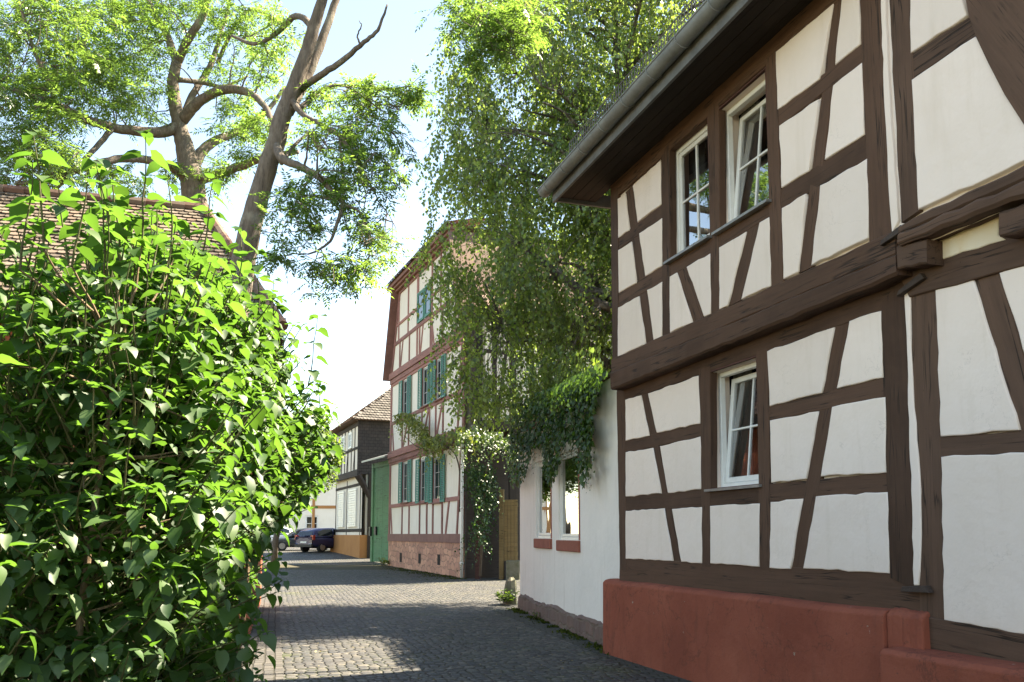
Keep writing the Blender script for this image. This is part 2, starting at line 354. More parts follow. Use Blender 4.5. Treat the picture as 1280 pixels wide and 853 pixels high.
def jit(a): return random.uniform(-a, a)
_bc = [0]
def beam_sz(parent, name, quad, off, mat, depth=.09, rough=.004, ch=.008, step=.14):
    """quad = four (s,z) corners: start-left, end-left, end-right, start-right; lies on the wall, proud by off; grain runs start->end"""
    _bc[0] += 1; off = off + (_bc[0] % 5)*.0006
    a0, a1, b1, b0 = [Vector((q[0], q[1])) for q in quad]
    st = (a0+b0)/2; en = (a1+b1)/2; ax = (en-st); L = ax.length; ax /= L; pr = Vector((-ax.y, ax.x))
    n = max(2, int(L/step)); mb = MB(); rows = []
    def l2(p): q = p-st; return q.dot(ax), q.dot(pr)
    for i in range(n+1):
        t = i/n; p = a0.lerp(a1, t); q = b0.lerp(b1, t)
        pu, pw = l2(p); qu, qw = l2(q)
        pw += jit(rough); qw += jit(rough); s = 1 if pw > qw else -1
        y = -off+jit(rough*.4)
        rows.append([(pu, depth-off, pw), (pu, y+ch, pw), (pu, y, pw-s*ch), (qu, y+jit(rough*.2), qw+s*ch), (qu, y+ch, qw), (qu, depth-off, qw)])
    for r in rows: mb.v += r
    for i in range(n):
        for k in range(5): mb.f.append((i*6+k, i*6+k+1, (i+1)*6+k+1, (i+1)*6+k))
    mb.f.append((0, 1, 2, 3, 4, 5)); mb.f.append(tuple(n*6+k for k in (5, 4, 3, 2, 1, 0)))
    # local x = along the beam, local z = across: rotate about y
    ang = math.atan2(ax.y, ax.x)
    return mb.build(name, mat, parent, loc=(st.x, 0, st.y), rot=(0, -ang, 0))
def beam_px(parent, fac, name, quad, off, mat, **kw):
    return beam_sz(parent, name, [fac.px(x, y, off) for x, y in quad], off, mat, **kw)
def panel_px(parent, fac, poly, off, mat, back=.03, proud=.009, rough=.008, name='infill_panel'):
    P = [Vector(fac.px(x, y, off)) for x, y in poly]
    A = sum(P[i].x*P[(i+1) % len(P)].y-P[(i+1) % len(P)].x*P[i].y for i in range(len(P)))
    if A < 0: P.reverse()
    Q = []
    for i, p in enumerate(P):
        q = P[(i+1) % len(P)]; L = (q-p).length; n = max(1, int(L/.11))
        for k in range(n):
            r = p.lerp(q, k/n)
            Q.append(r+Vector((jit(rough), jit(rough))) if k else r+Vector((jit(.003), jit(.003))))
    n = len(Q)
    def inset(d):
        out = []
        for i in range(n):
            a, b, c = Q[i-1], Q[i], Q[(i+1) % n]
            e1 = (b-a).normalized(); e2 = (c-b).normalized()
            n1 = Vector((-e1.y, e1.x)); n2 = Vector((-e2.y, e2.x)); m = (n1+n2)
            m = m.normalized() if m.length > .1 else n1
            out.append(b+m*min(d/max(.5, m.dot(n1)), 2*d))
        return out
    rings = [(Q, back), (Q, -off-proud*.45), (inset(.006), -off-proud*.9), (inset(.012), -off-proud)]
    mb = MB()
    for ring, y in rings: mb.v += [(p.x, y, p.y) for p in ring]
    for r in range(3):
        for i in range(n):
            j = (i+1) % n
            mb.f.append((r*n+i, r*n+j, (r+1)*n+j, (r+1)*n+i))
    mb.f.append(tuple(3*n+i for i in range(n)))
    o = mb.build(name, mat, parent)
    for p in o.data.polygons:
        if len(p.vertices) == 4: p.use_smooth = True
    return o
def prism_px(parent, fac, name, poly, off, mat, depth=.12, grain=0.0, rough=.004):
    P = [Vector(fac.px(x, y, off)) for x, y in poly]
    ca, sa = math.cos(grain), math.sin(grain); o0 = P[0]
    L = [((p-o0).x*ca+(p-o0).y*sa, -(p-o0).x*sa+(p-o0).y*ca) for p in P]; n = len(L); mb = MB()
    c = .01; cx = sum(p[0] for p in L)/n; cy = sum(p[1] for p in L)/n
    mb.v = [(a, depth-off, b) for a, b in L]+[(a, -off+c, b) for a, b in L]+[(a+(cx-a)*.015, -off, b+(cy-b)*.015) for a, b in L]
    for r in range(2):
        for i in range(n): mb.f.append((r*n+i, r*n+(i+1) % n, (r+1)*n+(i+1) % n, (r+1)*n+i))
    mb.f.append(tuple(2*n+i for i in range(n)))
    return mb.build(name, mat, parent, loc=(o0.x, 0, o0.y), rot=(0, -grain, 0))
def slab(parent, name, x0, x1, z0, z1, y, holes, mat, thick=.12):
    """a wall sheet with real openings"""
    xs = sorted({x0, x1, *[v for h in holes for v in h[:2]]}); zs = sorted({z0, z1, *[v for h in holes for v in h[2:]]})
    mb = MB()
    for a, b in zip(xs, xs[1:]):
        for c, d in zip(zs, zs[1:]):
            mx, mz = (a+b)/2, (c+d)/2
            if mx < x0 or mx > x1 or mz < z0 or mz > z1: continue
            if any(h[0] < mx < h[1] and h[2] < mz < h[3] for h in holes): continue
            mb.quad((a, y, c), (b, y, c), (b, y, d), (a, y, d)); mb.quad((b, y+thick, c), (a, y+thick, c), (a, y+thick, d), (b, y+thick, d))
    for a, b, c, d in holes:
        mb.quad((a, y, c), (a, y, d), (a, y+thick, d), (a, y+thick, c)); mb.quad((b, y, d), (b, y, c), (b, y+thick, c), (b, y+thick, d))
        mb.quad((a, y, d), (b, y, d), (b, y+thick, d), (a, y+thick, d)); mb.quad((b, y, c), (a, y, c), (a, y+thick, c), (b, y+thick, c))
    return mb.build(name, mat, parent)
def ringbox(mb, x0, x1, z0, z1, w, y0, y1, c=.005):
    mb.cbox(x0, x0+w, y0, y1, z0, z1, c); mb.cbox(x1-w, x1, y0, y1, z0, z1, c)
    mb.cbox(x0+w, x1-w, y0+.0012, y1, z0, z0+w, c); mb.cbox(x0+w, x1-w, y0+.0012, y1, z1-w, z1, c)
def window(parent, x0, x1, z0, z1, yf, cols, rows, fmat, fw=.05, sw=.05, bar=.022, tilt=0.0, glass='glass', sill=None, lining=None, yfront=0.0, curtain=False, depth=.06, slide=0.0):
    mb = MB(); ringbox(mb, x0, x1, z0, z1, fw, yf, yf+depth)
    w = mb.build('window', fmat, parent)
    if lining:
        mb = MB(); t = .02; e = .0
        mb.box(x0-t, x0-.001, yfront, yf+depth+.05, z0-t, z1+t); mb.box(x1+.001, x1+t, yfront, yf+depth+.05, z0-t, z1+t)
        mb.box(x0, x1, yfront+.002, yf+depth+.05, z1+.001, z1+t); mb.box(x0, x1, yfront+.002, yf+depth+.05, z0-t, z0-.001)
        mb.build('lining', lining, w)
    a0, a1, c0, c1 = x0+fw+.004, x1-fw-.004, z0+fw+.004, z1-fw-.004
    mb = MB(); ringbox(mb, 0, a1-a0, 0, c1-c0, sw, 0, .045)
    for k in range(1, cols):
        x = (a1-a0)*k/cols; mb.cbox(x-bar/2, x+bar/2, .008, .038, sw, c1-c0-sw, .004)
    for k in range(1, rows):
        z = (c1-c0)*k/rows; mb.cbox(sw, a1-a0-sw, .006, .036, z-bar/2, z+bar/2, .004)
    yy = yf+.012 if tilt == 0 else yf+.02
    s = mb.build('sash', fmat, w, loc=(a0, yy, c0), rot=(-tilt, 0, 0))
    mb = MB(); mb.quad((sw*.8, .022, sw*.8), (a1-a0-sw*.8, .022, sw*.8), (a1-a0-sw*.8, .022, c1-c0-sw*.8), (sw*.8, .022, c1-c0-sw*.8))
    mb.build('pane', glass, w, loc=(a0, yy, c0), rot=(-tilt, 0, 0))
    if sill:
        mb = MB(); sz, so, st = sill
        mb.hex([(x0-.05, yfront-so, z0-st-.01), (x1+.04, yfront-so, z0-st-.01), (x1+.04, yf+.01, z0-st), (x0-.05, yf+.01, z0-st)],
               [(x0-.05, yfront-so, z0-.012), (x1+.04, yfront-so, z0-.012), (x1+.04, yf+.01, z0-.002), (x0-.05, yf+.01, z0-.002)])
        mb.build('sill', sz, w)
    if curtain:
        for (u0, u1) in ((0, .42), (.62, 1)):
            mb = MB(); n = 26; W = x1-x0
            top = []; bot = []
            for k in range(n+1):
                x = x0+W*(u0+(u1-u0)*k/n); d = yf+.2+.022*math.sin(k*1.9+u0*9)+.006*math.sin(k*4.1)
                pull = (.3 if u0 == 0 else -.3)*W*.25
                bot.append((x-pull*.6, d, z0+.03)); top.append((x, d, z1))
            mb.v = bot+top
            for k in range(n): mb.f.append((k, k+1, n+2+k, n+1+k))
            mb.build('curtain', 'curtain', w, smooth=True)
    return w
def tile_roof(parent, name, mat, origin, ex, ey, nx, ny, tw, th, keep=None, lift=.03, thick=.018, round_=True):
    """courses of clay tiles: ex along the eave, ey up the slope (unit vectors), keep(u,v) clips hips"""
    origin = Vector(origin); ex = Vector(ex); ey = Vector(ey); nn = ex.cross(ey).normalized()
    if nn.z < 0: nn = -nn
    V = []; Fc = []
    prof = [(0, .22), (.18, .06), (.5, 0), (.82, .06), (1, .22)] if round_ else [(0, 0), (1, 0)]
    for j in range(ny):
        for i in range(nx+1):
            u = (i-(.5 if j % 2 else 0))*tw; v = j*th
            if keep and not keep(u+tw/2, v+th/2): continue
            g = .006; l0 = lift+jit(.006); rows = []; b = len(V); k = jit(.006)
            for (px_, py_) in prof:
                p = origin+ex*(u+g+(tw-2*g)*px_)+ey*(v+th*(py_)+k)
                q = origin+ex*(u+g+(tw-2*g)*px_)+ey*(v+th*1.25+k)
                V.append(p+nn*l0); V.append(q+nn*.004); V.append(p+nn*(l0-thick))
            m = len(prof)
            for t in range(m-1):
                Fc.append((b+t*3, b+t*3+3, b+t*3+4, b+t*3+1)); Fc.append((b+t*3+2, b+t*3+5, b+t*3+3, b+t*3))
    mb = MB(); mb.v = [tuple(v) for v in V]; mb.f = Fc
    return mb.build(name, mat, parent)

# ------------------------------------------------------------------ foliage helpers
def foliage(name, mat, P, D, Nn, L, W, tv, tf, parent=None):
    P, D, Nn = [np.asarray(a, float) for a in (P, D, Nn)]; n = len(P)
    L = np.broadcast_to(np.asarray(L, float), (n,)); W = np.broadcast_to(np.asarray(W, float), (n,))
    D = D/np.linalg.norm(D, axis=1, keepdims=True)
    Nn = Nn-D*np.sum(Nn*D, axis=1, keepdims=True); Nn /= np.maximum(1e-6, np.linalg.norm(Nn, axis=1, keepdims=True))
    Sd = np.cross(D, Nn); tv = np.asarray(tv, float); k = len(tv)
    V = P[:, None, :]+Sd[:, None, :]*(W[:, None]*tv[None, :, 0])[..., None]+D[:, None, :]*(L[:, None]*tv[None, :, 1])[..., None]+Nn[:, None, :]*(L[:, None]*tv[None, :, 2])[..., None]
    fl = [len(f) for f in tf]; idx = np.concatenate([np.asarray(f) for f in tf])
    loops = (np.arange(n)[:, None]*k+idx[None, :]).ravel().astype(np.int32)
    tot = np.tile(np.asarray(fl, np.int32), n); start = np.concatenate([[0], np.cumsum(tot)[:-1]]).astype(np.int32)
    me = bpy.data.meshes.new(name); me.vertices.add(n*k); me.vertices.foreach_set('co', V.ravel())
    me.loops.add(len(loops)); me.loops.foreach_set('vertex_index', loops)
    me.polygons.add(len(tot)); me.polygons.foreach_set('loop_start', start); me.polygons.foreach_set('loop_total', tot)
    me.update(calc_edges=True); me.validate()
    me.materials.append(MT[mat])
    o = bpy.data.objects.new(name, me); COL.objects.link(o)
    if parent: o.parent = parent
    return o
RHOMB = ([(0, 0, 0), (.5, .42, .05), (0, 1, -.05), (-.5, .42, .05)], [(0, 1, 2, 3)])
LEAF6 = ([(0, 0, 0), (0, .5, .03), (0, 1, -.12), (.5, .3, .10), (.34, .72, .02), (-.5, .3, .10), (-.34, .72, .02)],
         [(0, 3, 1), (3, 4, 2, 1), (0, 1, 5), (1, 2, 6, 5)])
HEART = ([(0, 0, 0), (0, .33, .0), (0, .68, -.05), (0, 1.05, -.22),
          (.30, -.06, .04), (.50, .18, .09), (.47, .45, .07), (.25, .76, -.03),
          (-.30, -.06, .04), (-.50, .18, .09), (-.47, .45, .07), (-.25, .76, -.03)],
         [(0, 4, 5, 1), (1, 5, 6, 2), (2, 6, 7), (2, 7, 3), (0, 1, 9, 8), (1, 2, 10, 9), (2, 11, 10), (2, 3, 11)])
HEART2 = ([(0, 0, 0), (0, .33, .05), (0, .68, .03), (0, 1.05, .10),
          (.24, -.03, .13), (.40, .18, .19), (.38, .45, .17), (.20, .76, .08),
          (-.26, -.03, .07), (-.42, .18, .10), (-.36, .45, .20), (-.20, .76, .12)], HEART[1])
def unit(v): v = np.asarray(v, float); return v/np.maximum(1e-9, np.linalg.norm(v, axis=-1, keepdims=True))
def catmull(pts, rad, k=6):
    P = [Vector(p) for p in pts]; out = []; ro = []
    for i in range(len(P)-1):
        p0, p1, p2, p3 = P[max(i-1, 0)], P[i], P[i+1], P[min(i+2, len(P)-1)]
        for j in range(k):
            t = j/k
            out.append(.5*((2*p1)+(p2-p0)*t+(2*p0-5*p1+4*p2-p3)*t*t+(-p0+3*p1-3*p2+p3)*t*t*t)); ro.append(rad[i]+(rad[i+1]-rad[i])*t)
    out.append(P[-1]); ro.append(rad[-1]); return out, ro
# ================================================================== SETTING: ground, road
def strip_sheet(name, mat, xl, xr, y0, y1, dz, n=60, m=1, kind='structure'):
    mb = MB()
    for i in range(n+1):
        y = y0+(y1-y0)*i/n
        for k in range(m+1):
            a, b = xl(y), xr(y); mb.v.append((a+(b-a)*k/m, y, gz(y)+dz))
    for i in range(n):
        for k in range(m):
            q = i*(m+1)+k; mb.f.append((q, q+1, q+m+2, q+m+1))
    return tag(mb.build(name, mat), kind=kind)
strip_sheet('ground', 'soil', lambda y: -500, lambda y: 500, -80, 700, 0, 156)
strip_sheet('road', 'road', lambda y: -.28*y-.62, lambda y: 9.0, -8, 72, .004, 80)
strip_sheet('drain_channel', 'channel', lambda y: -.28*y-.36, lambda y: -.28*y+.14, -8, 70, .008, 78)
strip_sheet('footpath', 'verge_setts', lambda y: 3.95-.24*y-.05, lambda y: 4.4-.1716*y*.9, 7.2, 18.4, .008, 24)

# ================================================================== HOUSE A: the brown half-timbered house on the right
pl = ground_at(754.5, 817)
dxA, dyA = (640-290)/F*math.cos(PITCH), -1.0
A0 = Fac(pl.x, pl.y, dxA, dyA); o = A0.w(.06, .12); FA = Fac(o.x, o.y, dxA, dyA)
SB = 5.44                                        # where the second house begins along the facade
hA = thing('half_timbered_house', FA.w(0, 0), FA.ang, 'brown half-timbered house with cream panels, three white windows and a red painted plinth', 'house')
UP = .12                                         # the upper storey juts out by this much
def win_open(fac, l, r, off):
    (a, z0), (_, z1) = fac.px(*l[0], off), fac.px(*l[1], off); (b, z2), (_, z3) = fac.px(*r[0], off), fac.px(*r[1], off)
    return a, b, (z0+z2)/2, (z1+z3)/2
w1 = win_open(FA, ((838, 328), (836, 186)), ((888, 293), (884.5, 147)), UP)
w2 = win_open(FA, ((899.5, 290), (898, 139)), ((962, 249), (957.5, 84)), UP)
w3 = win_open(FA, ((887.5, 612), (886.5, 465)), ((950, 603), (945.5, 447)), 0)
print('windows', [[round(v, 2) for v in w] for w in (w1, w2, w3)])
zj = 3.66
slab(hA, 'wall', .17, SB, .5, zj, .035, [w3], 'plaster', .25)
slab(hA, 'wall', .30, SB, zj, 6.5, -UP+.035, [w1, w2], 'plaster', .25)
mb = MB(); mb.box(.20, .36, .29, 8.2, .1, 6.4); mb.build('end_wall', 'plaster', hA)
mb = MB(); mb.box(.36, 5.9, 8.0, 8.2, .1, 6.4); mb.box(5.7, 5.9, .3, 8.0, .1, 6.4); mb.box(.36, 5.7, .3, 8.0, 3.55, 3.70); mb.box(.36, 5.7, .3, 8.0, .6, .75); mb.build('inner_floor', 'dark_in', hA)
# --- timber frame, lower storey
B = lambda n, q, off, mat='beam', **k: beam_px(hA, FA, n, q, off, mat, **k)
B('post', [(770.5, 490), (774.5, 712), (783.5, 714), (781, 488)], .006)
B('post', [(873, 462), (877.3, 708), (888.3, 709), (887.3, 458)], .006)
B('post', [(945.3, 440), (949.3, 712), (963, 713), (960, 435)], .006)
B('post', [(1100, 380), (1112, 722), (1144, 738), (1131.5, 345)], .006)
B('wall_plate', [(771, 476), (1131, 336), (1131, 379), (771, 505)], .003)
B('rail', [(781, 551), (877, 528.5), (877, 546), (781, 567)], .0)
B('rail', [(961, 508), (1104, 472), (1106, 497), (962, 526)], .0)
B('rail', [(781, 621), (878, 611), (879, 634), (781, 639)], .0)
B('rail', [(886.5, 613), (951, 605), (951, 629), (886.5, 633)], .0)
B('rail', [(962, 605), (1110, 590.5), (1111, 616), (962, 628)], .0)
B('sill_beam', [(775, 697), (1151, 717), (1151, 774), (774, 729)], .002)
B('brace', [(800.5, 493), (841.3, 704), (851.3, 705), (811, 489)], -.003)
B('brace', [(1043, 408), (987.5, 713), (1006, 713), (1062, 401)], -.003)
# --- upper storey
B('post', [(763, 236), (765.5, 455), (773.5, 449), (772.5, 234)], UP+.006)
B('post', [(826, 190), (828, 428), (838.2, 420), (836.4, 180)], UP+.006)
B('post', [(884.3, 136), (888.5, 400), (900, 392), (898, 126)], UP+.006)
B('post', [(956.7, 76), (963.3, 363), (979.2, 354), (970.3, 64)], UP+.006)
B('post', [(1072, -60), (1086, 303), (1115, 296), (1098, -60)], UP+.006)
B('wall_plate', [(763, 232), (1095, -72), (1097, -42), (764, 252)], UP+.003)
B('rail', [(772, 298), (828, 255), (828, 273), (772, 313)], UP)
B('rail', [(772, 366), (829, 331.5), (829, 353), (772, 385)], UP)
B('rail', [(837, 329), (889.5, 294), (889.5, 318), (837, 347)], UP)
B('rail', [(899, 291), (963.5, 249), (963.5, 270), (899, 311)], UP)
B('rail', [(971.5, 138), (1077, 54.5), (1079, 78.5), (973, 159)], UP)
B('rail', [(976.5, 236), (1081, 167), (1084, 199), (977, 261.5)], UP)
B('brace', [(781.5, 241), (807, 432), (818, 427), (791.5, 231)], UP-.003)
B('brace', [(845.5, 339), (866, 405), (880.5, 397), (859, 332)], UP-.003)
B('brace', [(933.5, 288), (910, 383), (928, 375), (950.5, 277)], UP-.003)
B('brace', [(1041.5, 5), (998, 342), (1015.5, 334), (1053, -4)], UP-.003)
B('jetty_beam', [(764, 449), (1118, 288), (1119, 319), (764.5, 467)], UP+.035, depth=.4, ch=.012, rough=.006)
B('jetty_beam', [(763, 466), (1119.5, 317), (1121, 344), (763.5, 488)], UP+.065, depth=.4, ch=.022, rough=.007)
# --- plaster panels
for p in [[(782, 500), (801.3, 494.5), (811.8, 545), (782.5, 551.3)], [(810.5, 492), (873.3, 470), (875.8, 529.5), (821.3, 541.3)],
          [(782.5, 565.5), (816.3, 560), (827, 617), (782.5, 621.3)], [(825.5, 558), (875.8, 545.8), (876.8, 612), (835.5, 616.5)],
          [(782.5, 638.8), (830.5, 635.5), (841.8, 701.3), (782.5, 698.8)], [(840.5, 636.3), (877.5, 633.8), (878, 704.5), (852, 702.5)],
          [(888, 632.5), (950, 629.3), (949.3, 708.8), (888.3, 704.5)],
          [(959.5, 439), (1043.3, 409.5), (1028, 491.3), (962.5, 508)], [(1062, 402), (1102, 388.8), (1104.5, 472), (1046.3, 485.8)],
          [(963, 525.8), (1023.3, 514.5), (1008.8, 598.8), (964.5, 603.8)], [(1040.8, 508.8), (1106.8, 496.8), (1108.8, 590.5), (1026.3, 595.5)],
          [(963.8, 627.5), (1003.8, 623.3), (988.8, 711.3), (962.5, 710.5)], [(1020.5, 620.5), (1110, 615.5), (1113, 717), (1004.5, 710.5)]]:
    panel_px(hA, FA, p, .006, 'plaster')
for p in [[(772.5, 248.8), (782, 242), (787, 288), (773, 297.5)], [(791.3, 232.5), (825.8, 200.5), (827, 255.5), (797.5, 278)],
          [(773, 313), (789.5, 302), (795.8, 353.8), (773.8, 366.3)], [(799.3, 292), (827.5, 273), (828, 332.5), (807, 345.8)],
          [(773, 385), (798.8, 370.8), (807.5, 430.5), (772.5, 446.3)], [(809.3, 363), (828, 352.5), (827.5, 421.8), (817.5, 425.5)],
          [(837.5, 346.3), (846.3, 341.3), (866.3, 403), (838, 416.3)], [(858.8, 333.8), (888, 317), (888.8, 392.5), (880.5, 396.3)],
          [(899.5, 310), (933, 290), (910.5, 382), (899.5, 387.5)], [(950, 278.8), (962, 271.3), (964.3, 357.5), (927, 374.5)],
          [(970, 65.5), (1042, 4.5), (1025, 98.8), (972.5, 137)], [(1052.5, 0), (1056, -22), (1073, -36), (1075.8, 55.5), (1044.3, 82)],
          [(974.5, 157.5), (1023.3, 124.5), (1012, 213.8), (977.5, 235)], [(1042, 107.5), (1078, 78.8), (1080.8, 168.3), (1031.3, 200)],
          [(978, 260.5), (1007.5, 242.5), (998.8, 340), (979.5, 349.3)], [(1025.8, 232.5), (1083.8, 198.8), (1086.3, 297.5), (1014.5, 331.8)]]:
    panel_px(hA, FA, p, UP+.006, 'plaster')
# white mortar joint between the two houses
panel_px(hA, FA, [(1099.5, -40), (1106, -40), (1112, 100), (1119, 213), (1124.5, 276), (1115.5, 292), (1110.5, 213), (1104.5, 90)], UP+.008, 'plaster', name='mortar_joint')
panel_px(hA, FA, [(1130.5, 350), (1137.3, 343), (1139.3, 430), (1146, 550), (1151.3, 612), (1151.3, 690), (1149, 732), (1143, 732), (1139.5, 613), (1132.5, 400)], .012, 'plaster', name='mortar_joint')
# windows
window(hA, w1[0], w1[1], w1[2], w1[3], -UP+.095, 2, 2, 'white', .055, .055, .026, 0, sill=('sill_metal', .07, .03), lining='lining', yfront=-UP-.002, curtain=True)
window(hA, w2[0], w2[1], w2[2], w2[3], -UP+.105, 2, 2, 'white', .055, .055, .026, R(6), sill=('sill_metal', .07, .03), lining='lining', yfront=-UP-.002, curtain=True)
window(hA, w3[0], w3[1], w3[2], w3[3], .135, 2, 2, 'white', .05, .06, .022, R(6), sill=('sill_metal', .045, .028), lining='lining', yfront=.0, curtain=True)
# plinth with a sloping shoulder
def plinth(parent, fac, s0, s1, ht0, ht1, out, sh, mat, depth=.25, c0=0.0):
    mb = MB(); n = 14
    for i in range(n+1):
        t = i/n; s = s0+(s1-s0)*t; h = ht0+(ht1-ht0)*t+jit(.006); o2 = out+jit(.004)
        mb.v += [(s, -o2-.012, -.05), (s, -o2, h-sh), (s, -o2+.035, h-sh*.3), (s, -.012, h), (s, depth, h), (s, depth, -.05)]
    for i in range(n):
        for k in range(5): mb.f.append((i*6+k, (i+1)*6+k, (i+1)*6+k+1, i*6+k+1))
    mb.f.append((0, 1, 2, 3, 4, 5)); mb.f.append(tuple(n*6+k for k in (5, 4, 3, 2, 1, 0)))
    o = mb.build('plinth', mat, parent, bevel=.012); return o
s_end, z_end = FA.px(1148, 772, .1); s_l, z_l = FA.px(760, 727, .08); s_c, z_c = FA.px(1103, 768, .12)
plinth(hA, FA, -.06, s_c, z_l+.03, z_c+.035, .12, .05, 'red')
plinth(hA, FA, s_c+.002, s_end+.02, z_c+.05, z_c+.045, .085, .05, 'red')
# iron cramps tying the two houses
for (p, q, off) in (((1101, 304), (1131, 284), UP+.06), ((1122, 367), (1156, 344), .06), ((1127, 735.5), (1162, 737), .06)):
    (a, za), (b, zb) = FA.px(*p, off), FA.px(*q, off); mb = MB(); h = .025
    mb.hex([(a, -off-.015, za-h), (b, -off-.015, zb-h), (b, -off+.04, zb-h), (a, -off+.04, za-h)], [(a+.02, -off-.015, za+h*.6), (b-.03, -off-.015, zb+h), (b-.03, -off+.04, zb+h), (a+.02, -off+.04, za+h*.6)])
    mb.build('iron_cramp', 'iron', hA, bevel=.004)
# eaves, gutter, snow guard, roof
EZ = 6.47; EY = -UP-.62
mb = MB(); ny = 5
for k in range(ny):
    y0 = EY+.03+(-UP-EY)*k/ny; mb.box(-.22, SB+.04, y0+.003, y0+(-UP-EY)/ny-.003, 6.40+jit(.003), 6.43)
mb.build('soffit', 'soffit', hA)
mb = MB(); mb.box(-.24, SB+.04, EY-.01, EY+.025, EZ-.15, EZ+.09); mb.box(-.27, -.225, EY, 2.9, EZ-.12, EZ+.06); mb.build('fascia', 'fascia', hA)
mb = MB(); gr = .095; gy = EY-.10; gzz = EZ+.055; n = 40; m = 12
for i in range(n+1):
    s = -.36+(SB+.34)*i/n
    for k in range(m+1):
        q = math.pi+math.pi*k/m; mb.v.append((s, gy+gr*math.cos(q), gzz+gr*math.sin(q)))
for i in range(n):
    for k in range(m): q = i*(m+1)+k; mb.f.append((q, q+1, q+m+2, q+m+1))
mb.f.append(tuple(range(m+1)))
mb.tube([(-.36, gy-gr, gzz), (SB, gy-gr, gzz)], .012, 6)
gut = mb.build('gutter', 'zinc', hA, smooth=True); sm = gut.modifiers.new('s', 'SOLIDIFY'); sm.thickness = .004
for i in range(9):
    s = -.1+i*.62; mb = MB()
    mb.tube([(s, gy+(gr+.005)*math.cos(math.pi+math.pi*k/10), gzz+(gr+.005)*math.sin(math.pi+math.pi*k/10)) for k in range(11)], .007, 5)
    mb.build('gutter_bracket', 'zinc', hA)
sl = R(48); ro = (-.30, EY-.05, EZ+.09)
tile_roof(hA, 'roof', 'tile_dark', ro, (1, 0, 0), (0, math.cos(sl), math.sin(sl)), 32, 38, .18, .155)
ry = EY-.05+38*.155*math.cos(sl); rz = EZ+.09+38*.155*math.sin(sl)
mb = MB()
mb.hex([(-.24, EY, EZ+.02), (SB+.35, EY, EZ+.02), (SB+.35, ry, rz-.1), (-.24, ry, rz-.1)], [(-.24, EY, EZ+.07), (SB+.35, EY, EZ+.07), (SB+.35, ry, rz-.05), (-.24, ry, rz-.05)])
by = 2*ry-EY
mb.hex([(-.24, ry, rz-.1), (SB+.35, ry, rz-.1), (SB+.35, by, EZ), (-.24, by, EZ)], [(-.24, ry, rz-.05), (SB+.35, ry, rz-.05), (SB+.35, by, EZ+.05), (-.24, by, EZ+.05)])
mb.add([(.25, -UP+.1, 6.3), (.25, ry, rz-.2), (.25, by-.2, 6.3)], [(0, 1, 2)])
mb.build('roof_deck', 'soffit', hA)
mb = MB(); gy2 = EY+.26; g0 = EZ+.20+.31*math.tan(sl)
mb.tube([(-.25, gy2, g0+.25), (SB+.2, gy2, g0+.25)], .008, 5); mb.tube([(-.25, gy2, g0+.14), (SB+.2, gy2, g0+.14)], .006, 5); mb.tube([(-.25, gy2, g0+.06), (SB+.2, gy2, g0+.06)], .006, 5)
s = -.25
while s < SB+.2:
    mb.tube([(s, gy2, g0-.02), (s, gy2, g0+.25)], .006, 4); s += .075
mb.build('snow_guard', 'fascia', hA)

# ================================================================== HOUSE B: neighbour at the right edge of the frame
q = FA.w(SB+.02, 0); FB = Fac(q.x, q.y, dxA, dyA)
hB = thing('half_timbered_house', FB.w(0, 0), FB.ang, 'half-timbered house at the right edge with a big curved brace and jutting joist ends', 'house')
UB = .15; SE = 8.5
slab(hB, 'wall', .05, SE, .4, 3.75, .035, [], 'plaster', .25); slab(hB, 'wall', .05, SE, 3.75, 7.3, -UB+.035, [], 'plaster', .25)
mb = MB(); mb.box(.05, SE, .3, 7.9, .1, 7.2); mb.build('house_body', 'plaster', hB)
B = lambda n, q, off, mat='beam_b', **k: beam_px(hB, FB, n, q, off, mat, **k)
B('post', [(1106, -90), (1125.5, 279), (1148.5, 264), (1135.5, -90)], UB+.006, rough=.006)
B('rail', [(1138, 67.5), (1215, 18), (1223, 44), (1139, 101)], UB+.003, rough=.008)
B('jetty_beam', [(1123, 281), (1340, 177), (1340, 200), (1122.5, 293)], UB+.07, depth=.4, rough=.012, ch=.02)
B('jetty_beam', [(1122, 291), (1340, 199), (1340, 225), (1121, 306)], UB+.09, depth=.4, rough=.014, ch=.025)
for qd in ([(1121, 307), (1158, 299), (1158.5, 329), (1122, 336.5)], [(1249, 265), (1290, 251), (1291, 285), (1249, 296)]):
    o = B('joist_end', qd, UB+.04, depth=.3, rough=.006, step=.06, ch=.012)
B('wall_plate', [(1122, 337), (1340, 268), (1340, 316), (1136, 372)], .03, rough=.006)
B('post', [(1137, 345), (1149.5, 782), (1181.5, 790), (1171, 345)], .008, rough=.005)
B('brace', [(1216, 345), (1275, 545), (1307, 545), (1250, 336)], .002, rough=.006)
B('rail', [(1175, 546), (1340, 535), (1340, 564), (1176, 571.5)], .004)
B('sill_beam', [(1146, 768), (1340, 804), (1340, 856), (1147, 810)], .02, rough=.007)
prism_px(hB, FB, 'curved_brace', [(1190, -90), (1200, -40), (1210, 19), (1219.5, 46.4), (1234.7, 79), (1255.7, 119.5), (1285, 165), (1325, 215), (1345, 190), (1345, -90)], UB+.03, 'beam_b', grain=R(-62))
for p in ([(1138, -60), (1192, -60), (1203, 0), (1210, 19.3), (1139, 66.8)], [(1140.5, 100), (1219.5, 46.4), (1300, 100), (1318, 186), (1148.5, 262)]):
    panel_px(hB, FB, p, UB+.006, 'plaster')
panel_px(hB, FB, [(1157, 301), (1249.5, 268.5), (1248, 294), (1257.5, 300), (1159, 330)], .03, 'plaster_y')
